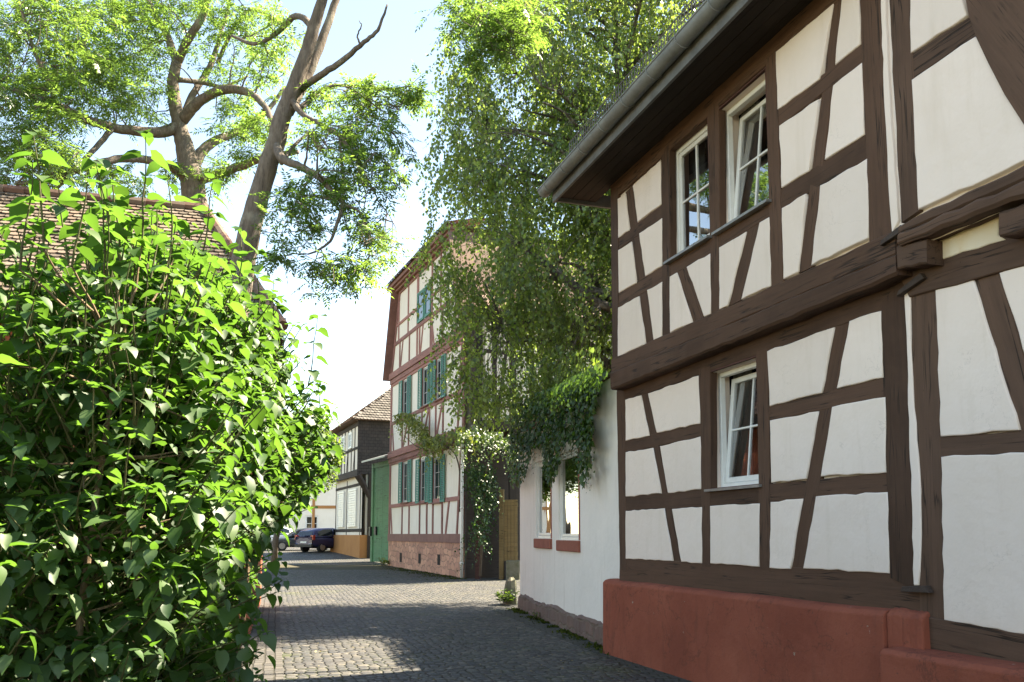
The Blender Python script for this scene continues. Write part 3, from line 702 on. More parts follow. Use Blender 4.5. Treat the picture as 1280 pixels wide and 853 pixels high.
for p in ([(1170, 358.8), (1217.5, 348.8), (1232.5, 400), (1276, 537.5), (1176.5, 546), (1171.5, 400)], [(1250, 341), (1310, 323), (1310, 525), (1279, 436)], [(1177, 571), (1325, 564), (1325, 803), (1181, 775)]):
    panel_px(hB, FB, p, .010, 'plaster')
sb, zb = FB.px(1101, 812, .30)
plinth(hB, FB, sb-.02, SE, zb+.02, zb+.08, .30, .04, 'red')
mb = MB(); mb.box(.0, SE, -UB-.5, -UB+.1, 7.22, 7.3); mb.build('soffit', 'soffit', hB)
sl2 = R(44); tile_roof(hB, 'roof', 'tile_dark', (-.05, -UB-.55, 7.3), (1, 0, 0), (0, math.cos(sl2), math.sin(sl2)), 47, 34, .18, .16)
ry = -UB-.55+34*.16*math.cos(sl2); rz = 7.3+34*.16*math.sin(sl2); by = 2*ry
mb = MB(); mb.hex([(0, -UB-.5, 7.2), (SE, -UB-.5, 7.2), (SE, ry, rz-.12), (0, ry, rz-.12)], [(0, -UB-.5, 7.25), (SE, -UB-.5, 7.25), (SE, ry, rz-.06), (0, ry, rz-.06)])
mb.hex([(0, ry, rz-.12), (SE, ry, rz-.12), (SE, by, 7.2), (0, by, 7.2)], [(0, ry, rz-.06), (SE, ry, rz-.06), (SE, by, 7.26), (0, by, 7.26)])
mb.add([(.06, -UB, 7.2), (.06, ry, rz-.1), (.06, by, 7.2)], [(0, 1, 2)])
mb.build('roof_deck', 'soffit', hB)

# ================================================================== WHITE ANNEX with two narrow windows
an0, an1 = FA.w(.24, .07), ground_at(650, 762)
FW = Fac(an1.x, an1.y, an0.x-an1.x, an0.y-an1.y); LW = (an0-an1).length
hW = thing('courtyard_annex', FW.w(0, 0), FW.ang, 'low white rendered annex with two tall narrow windows and a rubble stone foot', 'annex')
zt = FW.px(764, 472)[1]
wins = []
for (l, r_, sb_) in ((670, 688.5, 673), (698.5, 723.5, 675)):
    a, z0 = FW.px(l, sb_); b, _ = FW.px(r_, sb_); wins.append((a, b, z0, z0+1.5))
slab(hW, 'wall', 0, LW, .30, zt, 0, wins, 'render_w', .3)
mb = MB(); mb.box(0, .25, .3, 3.0, .0, zt); mb.box(LW-.3, LW, .3, 3.0, 0, zt); mb.box(.25, LW-.3, 2.8, 3.0, 0, zt); mb.build('side_wall', 'render_w', hW)
mb = MB(); mb.box(.26, LW-.31, .31, 2.79, .5, .6); mb.box(.26, LW-.31, 1.2, 1.25, .6, zt-.1); mb.build('inner_floor', 'dark_in', hW)
mb = MB(); n = 46
for i in range(n+1):
    s = (LW-.42)*i/n; h = .32+.03*math.sin(i*.37)+jit(.022)+(.05 if i > n-4 else 0); mb.v += [(s, -.05+jit(.012), -.1), (s, -.045+jit(.014), h-.04), (s, -.01, h), (s, .2, h), (s, .2, -.1)]
for i in range(n):
    for k in range(4): mb.f.append((i*5+k, (i+1)*5+k, (i+1)*5+k+1, i*5+k+1))
mb.f.append((0, 1, 2, 3, 4)); mb.f.append(tuple(n*5+k for k in (4, 3, 2, 1, 0)))
mb.build('stone_base', 'rubble', hW)
mb = MB()
n = 22
for i in range(n):
    s0 = LW*i/n; mb.hex([(s0+.004, -.07+jit(.008), zt+.01), (s0+LW/n-.004, -.07+jit(.008), zt+.01), (s0+LW/n-.004, .35, zt+.10), (s0+.004, .35, zt+.10)], [(s0+.004, -.07, zt+.035), (s0+LW/n-.004, -.07, zt+.035), (s0+LW/n-.004, .35, zt+.13), (s0+.004, .35, zt+.13)])
mb.build('coping', 'tile_red', hW)
mb = MB(); mb.hex([(0, .3, zt+.05), (LW, .3, zt+.05), (LW, 3.1, zt+.5), (0, 3.1, zt+.5)], [(0, .3, zt+.12), (LW, .3, zt+.12), (LW, 3.1, zt+.57), (0, 3.1, zt+.57)]); mb.build('roof', 'tile_dark', hW)
for a, b, z0, z1 in wins:
    w = window(hW, a, b, z0, z1, .03, 1, 1, 'white', .05, .05, glass='glass', yfront=0.0)
    mb = MB(); mb.cbox(a-.04, b+.10, -.045, .12, z0-.19, z0-.006, .012); mb.build('sill', 'sill_red', w)
    mb = MB(); mb.cbox(b+.006, b+.09, -.006, .12, z0+.002, z1, .004); mb.build('jamb', 'sill_red', w)
# guard stone and weeds at the corner
gs = ground_at(643, 757); mb = MB()
rings = []
for k, (z, r) in enumerate([(-.1, .16), (.15, .165), (.4, .15), (.55, .12), (.62, .05)]):
    mb.v += [(r*(1+jit(.12))*math.cos(q*math.pi/4), r*(1+jit(.12))*math.sin(q*math.pi/4), z+jit(.02)) for q in range(8)]
for k in range(4):
    for q in range(8): mb.f.append((k*8+q, k*8+(q+1) % 8, (k+1)*8+(q+1) % 8, (k+1)*8+q))
mb.f.append(tuple(32+q for q in range(8)))
o = mb.build('guard_stone', 'stone_grey', loc=(gs.x-.08, gs.y+.3, 0)); single(o, 'mossy grey guard stone at the far corner of the white annex', 'guard stone')

# ================================================================== HOUSE P: rose-brown half-timbered house with green shutters
p0 = ground_at(579, 723); p1 = ground_at(485, 707.6)
FP = Fac(p0.x, p0.y, p0.x-p1.x, p0.y-p1.y, gz(p0.y)); LP = (Vector((p0.x-p1.x, p0.y-p1.y))).length
hP = thing('half_timbered_house', FP.w(0, 0), FP.ang, 'tall rose and ivory half-timbered house with green shutters on a red sandstone base', 'house')
ps = FP.px
DP = 7.0
zs = ps(577, 667.5)[1]; ze1 = ps(577, 540)[1]; ze2 = ps(575, 415)[1]; ztop = ps(557, 305)[1]
wz = {}
gf = [(503, 510.5), (525, 532.5), (541.5, 551.5)]; ff = [(503.3, 510), (527.8, 535.8), (545, 552.5)]
gw = []
for a, b in gf:
    s0, _ = ps(a, 628); s1, _ = ps(b, 628); gw.append((s0, s1, ps(a, 628.5)[1], ps((a+b)/2, 628)[1]+1.75))
fw_ = []
zf0 = ps(503, 521)[1]; zf1 = ps(503, 477)[1]
for a, b in ff:
    s0, _ = ps(a, 520); s1, _ = ps(b, 520); fw_.append((s0, s1, zf0, zf1))
aw = [(ps(522, 405)[0], ps(530, 400)[0], ps(522, 405)[1], ps(522, 368)[1]), (ps(531.3, 400)[0], ps(538.7, 395)[0], ps(522, 405)[1], ps(522, 368)[1])]
print('P', p0, p1, LP, zs, ze1, ze2, ztop, gw, fw_, aw)
mb = MB(); mb.box(-LP, .0, .0, DP, -.4, zs-.38+.06); mb.build('sandstone_base', 'sandstone', hP)
mb = MB(); mb.box(-LP-.02, .02, -.04, .25, zs-.32, zs); mb.build('band', 'p_band', hP)
for x in (497.5, 521, 545):                        # cellar openings
    s, z = ps(x+3.5, 697+(x-497)*.06); mb = MB(); mb.box(s-.17, s+.17, -.004, .03, z-.20, z+.20); mb.build('cellar_vent', 'dark_in', hP)
    vt = hP.children[-1]; mb = MB()
    for k in range(4): mb.box(s-.15+k*.09, s-.13+k*.09, -.012, -.004, z-.19, z+.19)
    mb.build('grille', 'iron', vt)
zw = zs
slab(hP, 'wall', -LP+.03, -.03, zw, ze2, .03, gw+fw_, 'panel_p', .25)
mb = MB(); mb.box(-LP+.03, -.03, 6.8, DP, zw, ze2); mb.box(-LP+.03, -LP+.2, .28, 6.8, zw, ze2); mb.box(-.2, -.03, .28, 6.8, zw, ze2); mb.build('side_wall', 'panel_p', hP)
mb = MB(); mb.box(-LP+.25, -.25, 1.2, 1.3, zw, ze2); mb.build('inner_wall', 'dark_in', hP)
aL = ps(499, 420); aR = ps(497, 381)
inl = ps(504, 377)[0]+LP                              # how far the mansard leans in
inl = max(.5, min(1.3, inl)); print('inl', inl, 'attic', aL, aR)
mb = MB()   # attic gable (trapezium) as one sheet behind the timbers, the attic windows are set on it
mb.add([(-LP, .03, ze2), (0, .03, ze2), (-inl, .03, ztop), (-LP+inl, .03, ztop), (-LP, .3, ze2), (0, .3, ze2), (-inl, .3, ztop), (-LP+inl, .3, ztop)], [(0, 1, 2, 3), (5, 4, 7, 6), (0, 4, 5, 1), (3, 2, 6, 7), (0, 3, 7, 4), (1, 5, 6, 2)])
mb.build('gable', 'panel_p', hP)
PB = lambda n, s0, z0, s1, z1, w, off=.012: beam_sz(hP, n, [(s0-w/2*(z1-z0)/math.hypot(s1-s0, z1-z0), z0+w/2*(s1-s0)/math.hypot(s1-s0, z1-z0)), (s1-w/2*(z1-z0)/math.hypot(s1-s0, z1-z0), z1+w/2*(s1-s0)/math.hypot(s1-s0, z1-z0)),
                                              (s1+w/2*(z1-z0)/math.hypot(s1-s0, z1-z0), z1-w/2*(s1-s0)/math.hypot(s1-s0, z1-z0)), (s0+w/2*(z1-z0)/math.hypot(s1-s0, z1-z0), z0-w/2*(s1-s0)/math.hypot(s1-s0, z1-z0))], off, 'p_beam', depth=.06, rough=.006, step=.4)
zsill = gw[0][2]-.10; z1t = gw[0][3]+.10
fs = zf0-.10; ft = zf1+.10
# jetties (thick double beams)
for z in (ze1, ze2):
    PB('jetty_beam', -LP-.03, z, .03, z, .30, .10); PB('jetty_beam', -LP-.03, z-.27, .03, z-.27, .2, .05)
PB('rail', -LP, zsill, 0, zsill, .16, .014); PB('rail', -LP, z1t, 0, z1t, .14, .014)
PB('rail', -LP, fs, 0, fs, .16, .014); PB('rail', -LP, ft, 0, ft, .14, .014)
for s in (-LP+.10, -.10):
    PB('post', s, zw, s, ze1-.3, .20, .02); PB('post', s, ze1+.15, s, ze2-.3, .20, .02)
for (ws, zl, zh, zt_) in ((gw, zw, ze1-.35, z1t), (fw_, ze1+.15, ze2-.35, ft)):
    for a, b, z0, z1 in ws:
        for s in (a-.08, b+.08): PB('post', s, zl, s, zh, .13, .008)
s4 = gw[2][1]
PB('brace', s4+.5, zw, s4+.9, zsill, .13, .004); PB('brace', -.75, zw, -.3, ze1-.35, .15, .004); PB('brace', -LP+.55, zw, -LP+.25, zsill, .12, .004)
PB('brace', -.75, ze1+.15, -.3, ze2-.35, .15, .004); PB('brace', -LP+.6, ze1+.15, -LP+.3, fs, .12, .004)
for a, b, z0, z1 in fw_: PB('brace', a+.05, ze1+.15, b-.05, fs-.08, .12, .004)
# attic timbers
zr1 = aw[0][2]-.12; zr2 = (aw[0][2]+aw[0][3])/2+.05
lean = lambda z: inl*(z-ze2)/(ztop-ze2)
PB('post', -LP+.08, ze2+.1, -LP+.08+inl, ztop, .17, .018); PB('post', -.08, ze2+.1, -.08-inl, ztop, .17, .018)
PB('rail', -LP+lean(zr1), zr1, -lean(zr1), zr1, .17, .014)
for (u, v) in ((-LP+lean(zr2), aw[0][0]-.1), (aw[1][1]+.1, -lean(zr2))): PB('rail', u, zr2, v, zr2, .13, .010)
PB('wall_plate', -LP+inl-.05, ztop-.1, -inl+.05, ztop-.1, .24, .03)
for s in (aw[0][0]-.09, aw[1][1]+.09): PB('post', s, ze2+.12, s, ztop-.2, .15, .008)
for k in range(6):
    s = -LP+1.2+k*(LP-2.2)/5.2
    if abs(s-(aw[0][0]+aw[1][1])/2) > .9: PB('post', s, zr1+.05, s, ztop-.2, .13, .006)
    PB('post', s+.25, ze2+.12, s+.25, zr1-.06, .12, .006)
    if k in (0, 2, 3, 5): PB('brace', s+(.35 if k < 3 else .75), ze2+.12, s+(.75 if k < 3 else .35), zr1-.06, .11, .003)
# windows and shutters
def shutter(parent, s0, s1, z0, z1, off):
    mb = MB(); ringbox(mb, s0, s1, z0, z1, .055, -off-.04, -off, .004); n = int((z1-z0)/.07)
    for k in range(n):
        z = z0+.06+(z1-z0-.12)*k/n; mb.hex([(s0+.05, -off-.034, z), (s1-.05, -off-.034, z), (s1-.05, -off-.008, z+.012), (s0+.05, -off-.008, z+.012)], [(s0+.05, -off-.03, z+.012), (s1-.05, -off-.03, z+.012), (s1-.05, -off-.004, z+.05), (s0+.05, -off-.004, z+.05)])
    return mb.build('shutter', 'shutter', parent)
for ws in (gw, fw_):
    for i, (a, b, z0, z1) in enumerate(ws):
        w = window(hP, a, b, z0, z1, .02, 2, 3, 'grey_frame', .045, .04, .025, 0, glass='dglass', yfront=.0)
        mb = MB(); mb.cbox(a-.08, b+.08, -.09, .05, z0-.06, z0-.004, .006); mb.build('sill', 'p_band', w)
        l = .50 if i == 0 else min(.5, (a-ws[i-1][1])/2-.02); r_ = .50 if i == 2 else min(.5, (ws[i+1][0]-b)/2-.02)
        shutter(hP, a-l, a-.01, z0-.02, z1+.03, .03); shutter(hP, b+.01, b+r_, z0-.02, z1+.03, .03)
for a, b, z0, z1 in aw: window(hP, a, b, z0, z1, -.04, 1, 2, 'shutter', .07, .045, .03, 0, glass='dglass', depth=.08)
# roof: steep mansard flanks, half hip over the gable, cornice
mb = MB()
for sgn, e in ((-1, -LP), (1, 0.0)):
    a = e+sgn*.28; c = e-sgn*inl+sgn*.22
    mb = MB(); mb.hex([(a, -.32, ze2-.12), (a+sgn*.10, -.32, ze2-.12), (a+sgn*.10, DP+.2, ze2-.12), (a, DP+.2, ze2-.12)], [(c-sgn*.02, -.32, ztop+.1), (c+sgn*.10, -.32, ztop+.1), (c+sgn*.10, DP+.2, ztop+.1), (c-sgn*.02, DP+.2, ztop+.1)])
    mb.build('mansard', 'p_band' if sgn < 0 else 'tile_dark', hP)
mb = MB(); mb.box(-LP+inl-.75, -inl+.35, -.28, .25, ztop, ztop+.10); mb.box(-LP+inl-.85, -inl+.40, -.38, .25, ztop+.10, ztop+.24); mb.box(-LP+inl-.3, -inl+.3, -.16, .25, ztop-.10, ztop); mb.build('cornice', 'p_band', hP)
L0 = LP-2*inl+1.4
tile_roof(hP, 'roof', 'tile_dark', (-LP+inl-.9, -.5, ztop+.26), (1, 0, 0), (0, math.cos(R(27)), math.sin(R(27))), int(L0/.2), 14, .2, .2, keep=lambda u, v: abs(u-L0/2) < L0/2+.05-v*.75, lift=.05, thick=.04)
mb = MB(); hh = 1.1; x0, x1 = -LP+inl-.85, -inl+.45; mx = (x0+x1)/2
mb.add([(x0, -.42, ztop+.24), (x1, -.42, ztop+.24), (x1, DP, ztop+.24), (x0, DP, ztop+.24), (mx, 1.9, ztop+.24+hh), (mx, DP, ztop+.24+hh)], [(0, 1, 4), (1, 2, 5, 4), (3, 0, 4, 5), (2, 3, 5), (3, 2, 1, 0)])
mb.build('roof_deck', 'tile_dark', hP)
# drainpipe at the near corner
mb = MB(); mb.tube([(.16, -.12, -.05), (.16, -.12, 1.6), (.15, -.12, ze1-.5), (.12, -.16, ze1)], .055, 10); 
for z in (.5, 2.4, 4.2): mb.tube([(.16, -.12, z), (.16, -.12, z+.05)], .07, 10)
mb.build('drainpipe', 'white', hP, smooth=True)

# ================================================================== COURTYARD: timbered wing behind the birch, wooden gate
q = FP.w(-.12, 0) if False else FP.w(1.0, .28); FC = Fac(q.x, q.y, -FP.dy, FP.dx, .08)
hC = thing('courtyard_house', FC.w(0, 0), FC.ang, 'dark timbered courtyard wing with an overhanging upper floor, half hidden behind the birch', 'house')
zc0 = FC.px(640, 533)[1]; zc1 = FC.px(660, 398)[1]; LC = 7.5
slab(hC, 'wall', .12, LC, zc0, zc1, 0, [(FC.px(704, 470)[0], FC.px(720, 470)[0], FC.px(704, 478)[1], FC.px(704, 448)[1])], 'panel_p', .25)
mb = MB(); mb.box(.12, LC, .3, .93, zc0-.1, zc1); mb.build('house_body', 'dark_in', hC)
mb = MB(); mb.box(-.26, LC, .80, .93, -.1, zc0-.1); mb.build('ground_floor_wall', 'dark_beam', hC)
def CB(n, s0, z0, s1, z1, w, off=.02):
    v = Vector((s1-s0, z1-z0)).normalized(); p = Vector((-v.y, v.x))*w/2; a, b = Vector((s0, z0)), Vector((s1, z1))
    return beam_sz(hC, n, [a+p, b+p, b-p, a-p], off, 'dark_beam', depth=.12, rough=.008, step=.4)
CB('jetty_beam', .05, zc0, LC, zc0, .34, .06); CB('wall_plate', .1, zc1-.12, LC, zc1-.12, .22)
for k, x in enumerate((592, 618, 641, 665, 700, 724, 752, 790)):
    s = FC.px(x, 480)[0]; CB('post', s, zc0-(5.2 if x == 641 else 0), s, zc1, .26 if x == 641 else .17, .03)
for y in (508, 442): z = FC.px(640, y)[1]; CB('rail', .1, z, LC, z, .15, .012)
CB('brace', FC.px(622, 1)[0], zc0, FC.px(638, 1)[0], zc1-.1, .13, .006); CB('brace', FC.px(690, 1)[0], zc0, FC.px(672, 1)[0], zc1-.1, .13, .006)
window(hC, FC.px(704, 470)[0], FC.px(720, 470)[0], FC.px(704, 478)[1], FC.px(704, 448)[1], .03, 2, 2, 'grey_frame', .05, .04, .025, 0, glass='dglass', yfront=0)
mb = MB(); mb.hex([(.0, -.5, zc1), (LC+.3, -.5, zc1), (LC+.3, .95, zc1+.9), (.0, .95, zc1+.9)], [(.0, -.5, zc1+.12), (LC+.3, -.5, zc1+.12), (LC+.3, .95, zc1+1.02), (.0, .95, zc1+1.02)])
mb.build('roof', 'tile_dark', hC)
gp = ground_at(627, 724.5); gq = at(640, 700, gp.y)
gW = thing('wooden_gate', (gp.x, gp.y, gz(gp.y)), R(-8), 'ochre plank gate with a tall square post beside the white annex', 'gate')
zt2 = at(627, 612, gp.y).z-gz(gp.y)
mb = MB(); mb.cbox(-.08, .08, -.08, .10, -.1, zt2, .01); mb.build('post', 'ochre', gW)
mb = MB(); n = 4
for k in range(n): mb.cbox(.09+k*.115, .09+(k+1)*.115-.008, 0+jit(.004), .04, .62, zt2-.35, .004)
mb.box(.09, .55, .041, .08, .8, .92); mb.box(.09, .55, .041, .08, zt2-.6, zt2-.48)
mb.build('plank_panel', 'ochre', gW)
o = (lambda mb: (mb.cbox(-.24, .24, -.16, .3, -.1, .64, .03), mb.build('stone_block', 'stone_grey', loc=(gp.x+.40, gp.y-.06, gz(gp.y)), rot=(0, 0, R(-8)), bevel=.02))[1])(MB())
single(o, 'square mossy stone block at the foot of the ochre plank gate', 'stone block')
mb = MB(); mb.box(-.9, -.75, -.05, .08, -.1, 2.1); mb.build('post', 'lining', gW)

# ================================================================== FAR HOUSE, green gate, end building
f0 = ground_at(451, 698); FF = Fac(f0.x, f0.y, .42, -1, gz(f0.y))
hF = thing('half_timbered_house', FF.w(0, 0), FF.ang, 'small far house with a slate-hung side, jutting upper floor and closed pale shutters', 'house')
LF = 7.2; g_ = FF.px
zp = g_(451, 669, .1)[1]; zj2 = g_(452, 590, .3)[1]; ze = g_(452, 523, .3)[1]; print('F', f0, zp, zj2, ze)
slab(hF, 'wall', -LF, 0, 0, zj2, 0, [], 'panel_p', .2)
mb = MB(); mb.box(-LF, 0, .2, 6, -.4, zj2); mb.box(-LF, .0, -.22, 6, zj2, ze); mb.build('house_body', 'panel_p', hF)
mb = MB(); mb.box(-LF-.9, .10, -.10, 0, -.3, zp); mb.box(0, .10, 0, 1.6, -.3, zp); mb.build('plinth', 'orange', hF)
mb = MB(); mb.box(.0, .05, -.30, 6.05, zj2-.05, ze); mb.build('slate_side', 'slate', hF)
FBm = lambda n, s0, z0, s1, z1, w, off: beam_sz(hF, n, (lambda v, p: [Vector((s0, z0))+p, Vector((s1, z1))+p, Vector((s1, z1))-p, Vector((s0, z0))-p])(0, Vector((-(z1-z0), s1-s0)).normalized()*w/2), off, 'dark_beam', depth=.1, rough=.006, step=.5)
FBm('jetty_beam', -LF, zj2+.05, .02, zj2+.05, .34, .30)
FBm('wall_plate', -LF, ze-.15, 0, ze-.15, .25, .27)
for k in range(9): FBm('post', -LF+.1+k*(LF-.2)/8, zj2+.2, -LF+.1+k*(LF-.2)/8, ze-.2, .12, .25)
zm = zj2+.2+(ze-zj2)*.42; FBm('rail', -LF, zm, 0, zm, .14, .26)
for k in range(4): FBm('post', -LF+.5+k*1.8, zj2+.2, -LF+.5+k*1.8+.3, zm, .09, .245)
for s in (-4.3, -2.4): window(hF, s, s+.8, zm+.1, ze-.45, -.31, 2, 2, 'white', .07, .05, .03, 0, glass='dglass', depth=.08)
for (s0, s1) in ((-6.2, -4.4), (-3.3, -1.1)):
    mb = MB(); ringbox(mb, s0, s1, zp+.45, zj2-.75, .1, -.10, 0); w = mb.build('window', 'white', hF)
    for (u, v) in ((s0+.1, (s0+s1)/2-.01), ((s0+s1)/2+.01, s1-.1)):
        mb = MB()
        for k in range(14): z = zp+.56+k*(zj2-.75-zp-.66)/14; mb.cbox(u, v, -.075+jit(.004), -.02, z, z+(zj2-.75-zp-.66)/14-.012, .006)
        mb.build('shutter', 'white', w)
for s in (-LF+.15, -3.85, -.35): FBm('post', s, zp, s, zj2-.2, .16, .012)
FBm('rail', -LF, zp+.25, 0, zp+.25, .18, .014); FBm('rail', -LF, zj2-.55, 0, zj2-.55, .16, .014)
mb = MB(); mb.box(-.03, .18, .3, .52, -.2, zj2); mb.tube([(.10, -.28, zj2-.1), (.10, .0, zj2-.55), (.10, .38, zj2-1.3)], [.2, .18, .1], 8); mb.build('corner_bracket', 'dark_beam', hF)
FS = []
for z in (zp+.7, zp+1.7): mb = MB(); mb.box(.0, .04, .55, 2.2, z, z+.16); mb.build('rail', 'dark_beam', hF)
# hipped roof
hr = ze+2.9; e = .35
mb = MB(); ov = [(-LF-e, -.3-e, ze), (.05+e, -.3-e, ze), (.05+e, 6.3, ze), (-LF-e, 6.3, ze)]; rd = [(-LF+2.4, 3.0, hr), (-2.2, 3.0, hr)]
mb.add(ov+rd, [(0, 1, 5, 4), (1, 2, 5), (2, 3, 4, 5), (3, 0, 4), (3, 2, 1, 0)]); mb.build('roof_deck', 'tile_dark', hF)
ex = Vector((0, 1, 0)); top = Vector((-2.2, 3.0, hr)); org = Vector((.05+e, -.3-e, ze)); ey = (Vector((-2.2, -.3-e+3.35, hr))-Vector((.05+e, -.3-e+3.35, ze))); Lh = ey.length; ey.normalize()
tile_roof(hF, 'roof', 'tile_grey', org, ex, ey, 36, int(Lh/.2), .19, .2, keep=lambda u, v: v/Lh*3.4 < u < 6.95-v/Lh*3.4, lift=.05, thick=.03)
fy = Vector((0, 3.0+.3+e, hr-ze)); Lf = fy.length; fy.normalize()
tile_roof(hF, 'roof', 'tile_dark', Vector((-LF-e, -.3-e, ze)), Vector((1, 0, 0)), fy, 42, int(Lf/.2), .19, .2, keep=lambda u, v: v/Lf*2.6 < u < LF+2*e+.05-v/Lf*2.6, lift=.05, thick=.03)

# green yard gate between the far house and the shuttered house
ga = ground_at(466, 698.5); gb = ground_at(488, 700)
q0 = Vector((FP.w(-LP, 0).x, FP.w(-LP, 0).y)); gd = Vector((.42, -1)).normalized()
FG = Fac(-6.85, 41.9, 1.25, -2.4, gz(41)); wG = 2.65
gG = thing('yard_gate', FG.w(0, 0), FG.ang, 'tall green boarded yard gate under a narrow tin roof between two timbered houses', 'gate')
zg = FG.px(476, 578)[1]; print('gate', FG.px(466, 690), FG.px(487, 690), zg)
for (u, v) in ((.0, wG/2-.01), (wG/2+.01, wG)):
    mb = MB(); n = 9
    for k in range(n): a = u+(v-u)*k/n; mb.cbox(a, a+(v-u)/n-.006, -.03+jit(.003), .03, .05, zg-.25, .006)
    mb.build('leaf', 'gate', gG)
mb = MB(); mb.box(-.28, -.01, -.08, .15, -.2, zg); mb.box(wG+.01, wG+.25, -.08, .15, -.2, zg); mb.box(-.28, wG+.25, -.06, .13, zg-.24, zg); mb.build('frame', 'gate', gG)
mb = MB(); mb.hex([(-.5, -.55, zg+.05), (wG+.4, -.55, zg+.05), (wG+.4, .4, zg+.35), (-.5, .4, zg+.35)], [(-.5, -.55, zg+.13), (wG+.4, -.55, zg+.13), (wG+.4, .4, zg+.43), (-.5, .4, zg+.43)]); mb.build('roof', 'sill_metal', gG)
mb = MB(); mb.box(.35, .62, -.12, -.035, 1.35, 1.75); mb.build('letter_box', 'black', gG)
mb = MB(); mb.box(-.25, -.05, -.18, -.085, 1.3, 1.75); mb.build('letter_box', 'black', gG)

# end of the street: pale building with orange timber framing
FE = Fac(-27.5, 78, 1, .12, gz(78)); hE = thing('townhouse', FE.w(0, 0), FE.ang, 'pale townhouse with orange-red framing closing the end of the street', 'house')
wl = [(2+3.1*k, 3.2+3.1*k, z, z+1.5) for k in range(5) for z in (.9, 4.0)]
slab(hE, 'wall', 0, 18, 0, 6.6, 0, wl, 'panel_p', .2)
mb = MB(); mb.box(0, 18, .9, 8, 0, 6.6); mb.build('house_body', 'dark_in', hE)
for a, b, z0, z1 in wl:
    w = window(hE, a, b, z0, z1, .05, 2, 2, 'white', .08, .06, .05, 0, glass='dglass')
for z in (.35, 3.2, 6.4):
    mb = MB(); mb.cbox(-.1, 18.1, -.06, .0, z-.14, z+.14); mb.build('rail', 'orange', hE)
for k in range(7):
    mb = MB(); x = .1+k*2.95; mb.cbox(x-.12, x+.12, -.05, .0, .2, 6.3); mb.build('post', 'orange', hE)
mb = MB(); mb.add([(-.5, -.5, 6.6), (18.5, -.5, 6.6), (18.5, 8.5, 6.6), (-.5, 8.5, 6.6), (-.5, 4, 11), (18.5, 4, 11)], [(0, 1, 5, 4), (2, 3, 4, 5), (1, 2, 5), (3, 0, 4), (3, 2, 1, 0)]); mb.build('roof', 'tile_red', hE)

# ================================================================== HOUSE G: tiled house on the left behind the lilac
gc = at(343, 410, 13.5); zeG = gc.z
FGh = Fac(gc.x-.30, gc.y+.25, 1, .27, 0)
hG = thing('tiled_house', FGh.w(0, 0), FGh.ang, 'low brick-red house under a sunlit tan tiled hip roof behind the lilac', 'house')
LG, DG = 13.0, 6.6
mb = MB(); mb.box(-LG, 0, 0, DG, -.2, zeG-.1); mb.build('wall', 'orange_wall', hG)
rg = at(279, 272, 17.0); hR = rg.z; print('G eave', zeG, 'ridge', hR)
ri = 1.3; e = .35; half = DG/2+e
mb = MB(); mb.add([(-LG, -e, zeG-.03), (e, -e, zeG-.03), (e, DG+e, zeG-.03), (-LG, DG+e, zeG-.03), (-LG, DG/2, hR-.03), (-ri, DG/2, hR-.03)], [(0, 1, 5, 4), (1, 2, 5), (2, 3, 4, 5), (3, 2, 1, 0), (3, 0, 4)]); mb.build('roof_deck', 'tile_dark', hG)
ey = Vector((0, half, hR-zeG)); Ls = ey.length; ey.normalize()
tile_roof(hG, 'roof', 'tile_tan', (-LG, -e, zeG), (1, 0, 0), ey, int((LG+e)/.18), int(Ls/.155), .18, .155, keep=lambda u, v: u < LG+e+.05-(ri+e)*v/Ls, lift=.035, thick=.02)
hy = Vector((-(ri+e), 0, hR-zeG)); Lh2 = hy.length; hy.normalize()
tile_roof(hG, 'roof', 'tile_red', (e, -e, zeG), (0, 1, 0), hy, int((2*half)/.18), int(Lh2/.155), .18, .155, keep=lambda u, v: half*v/Lh2 < u < 2*half-half*v/Lh2, lift=.035, thick=.02)
def ridge(p, q, n):
    mb = MB(); p, q = Vector(p), Vector(q)
    for k in range(n):
        a, b = p.lerp(q, k/n), p.lerp(q, (k+1.12)/n); mb.tube([a+Vector((0, 0, .0)), b+Vector((0, 0, .018))], [.105, .088], 8)
    return mb.build('ridge_tiles', 'tile_red', hG, smooth=False)
ridge((e, -e, zeG+.03), (-ri, DG/2, hR+.03), 14); ridge((-ri, DG/2, hR+.03), (-LG, DG/2, hR+.03), 32)
mb = MB(); mb.box(-LG, e-.05, -e-.02, -e+.01, zeG-.16, zeG-.02); mb.box(e-.03, e, -e, DG+e, zeG-.16, zeG-.02); mb.build('fascia', 'dark_beam', hG)

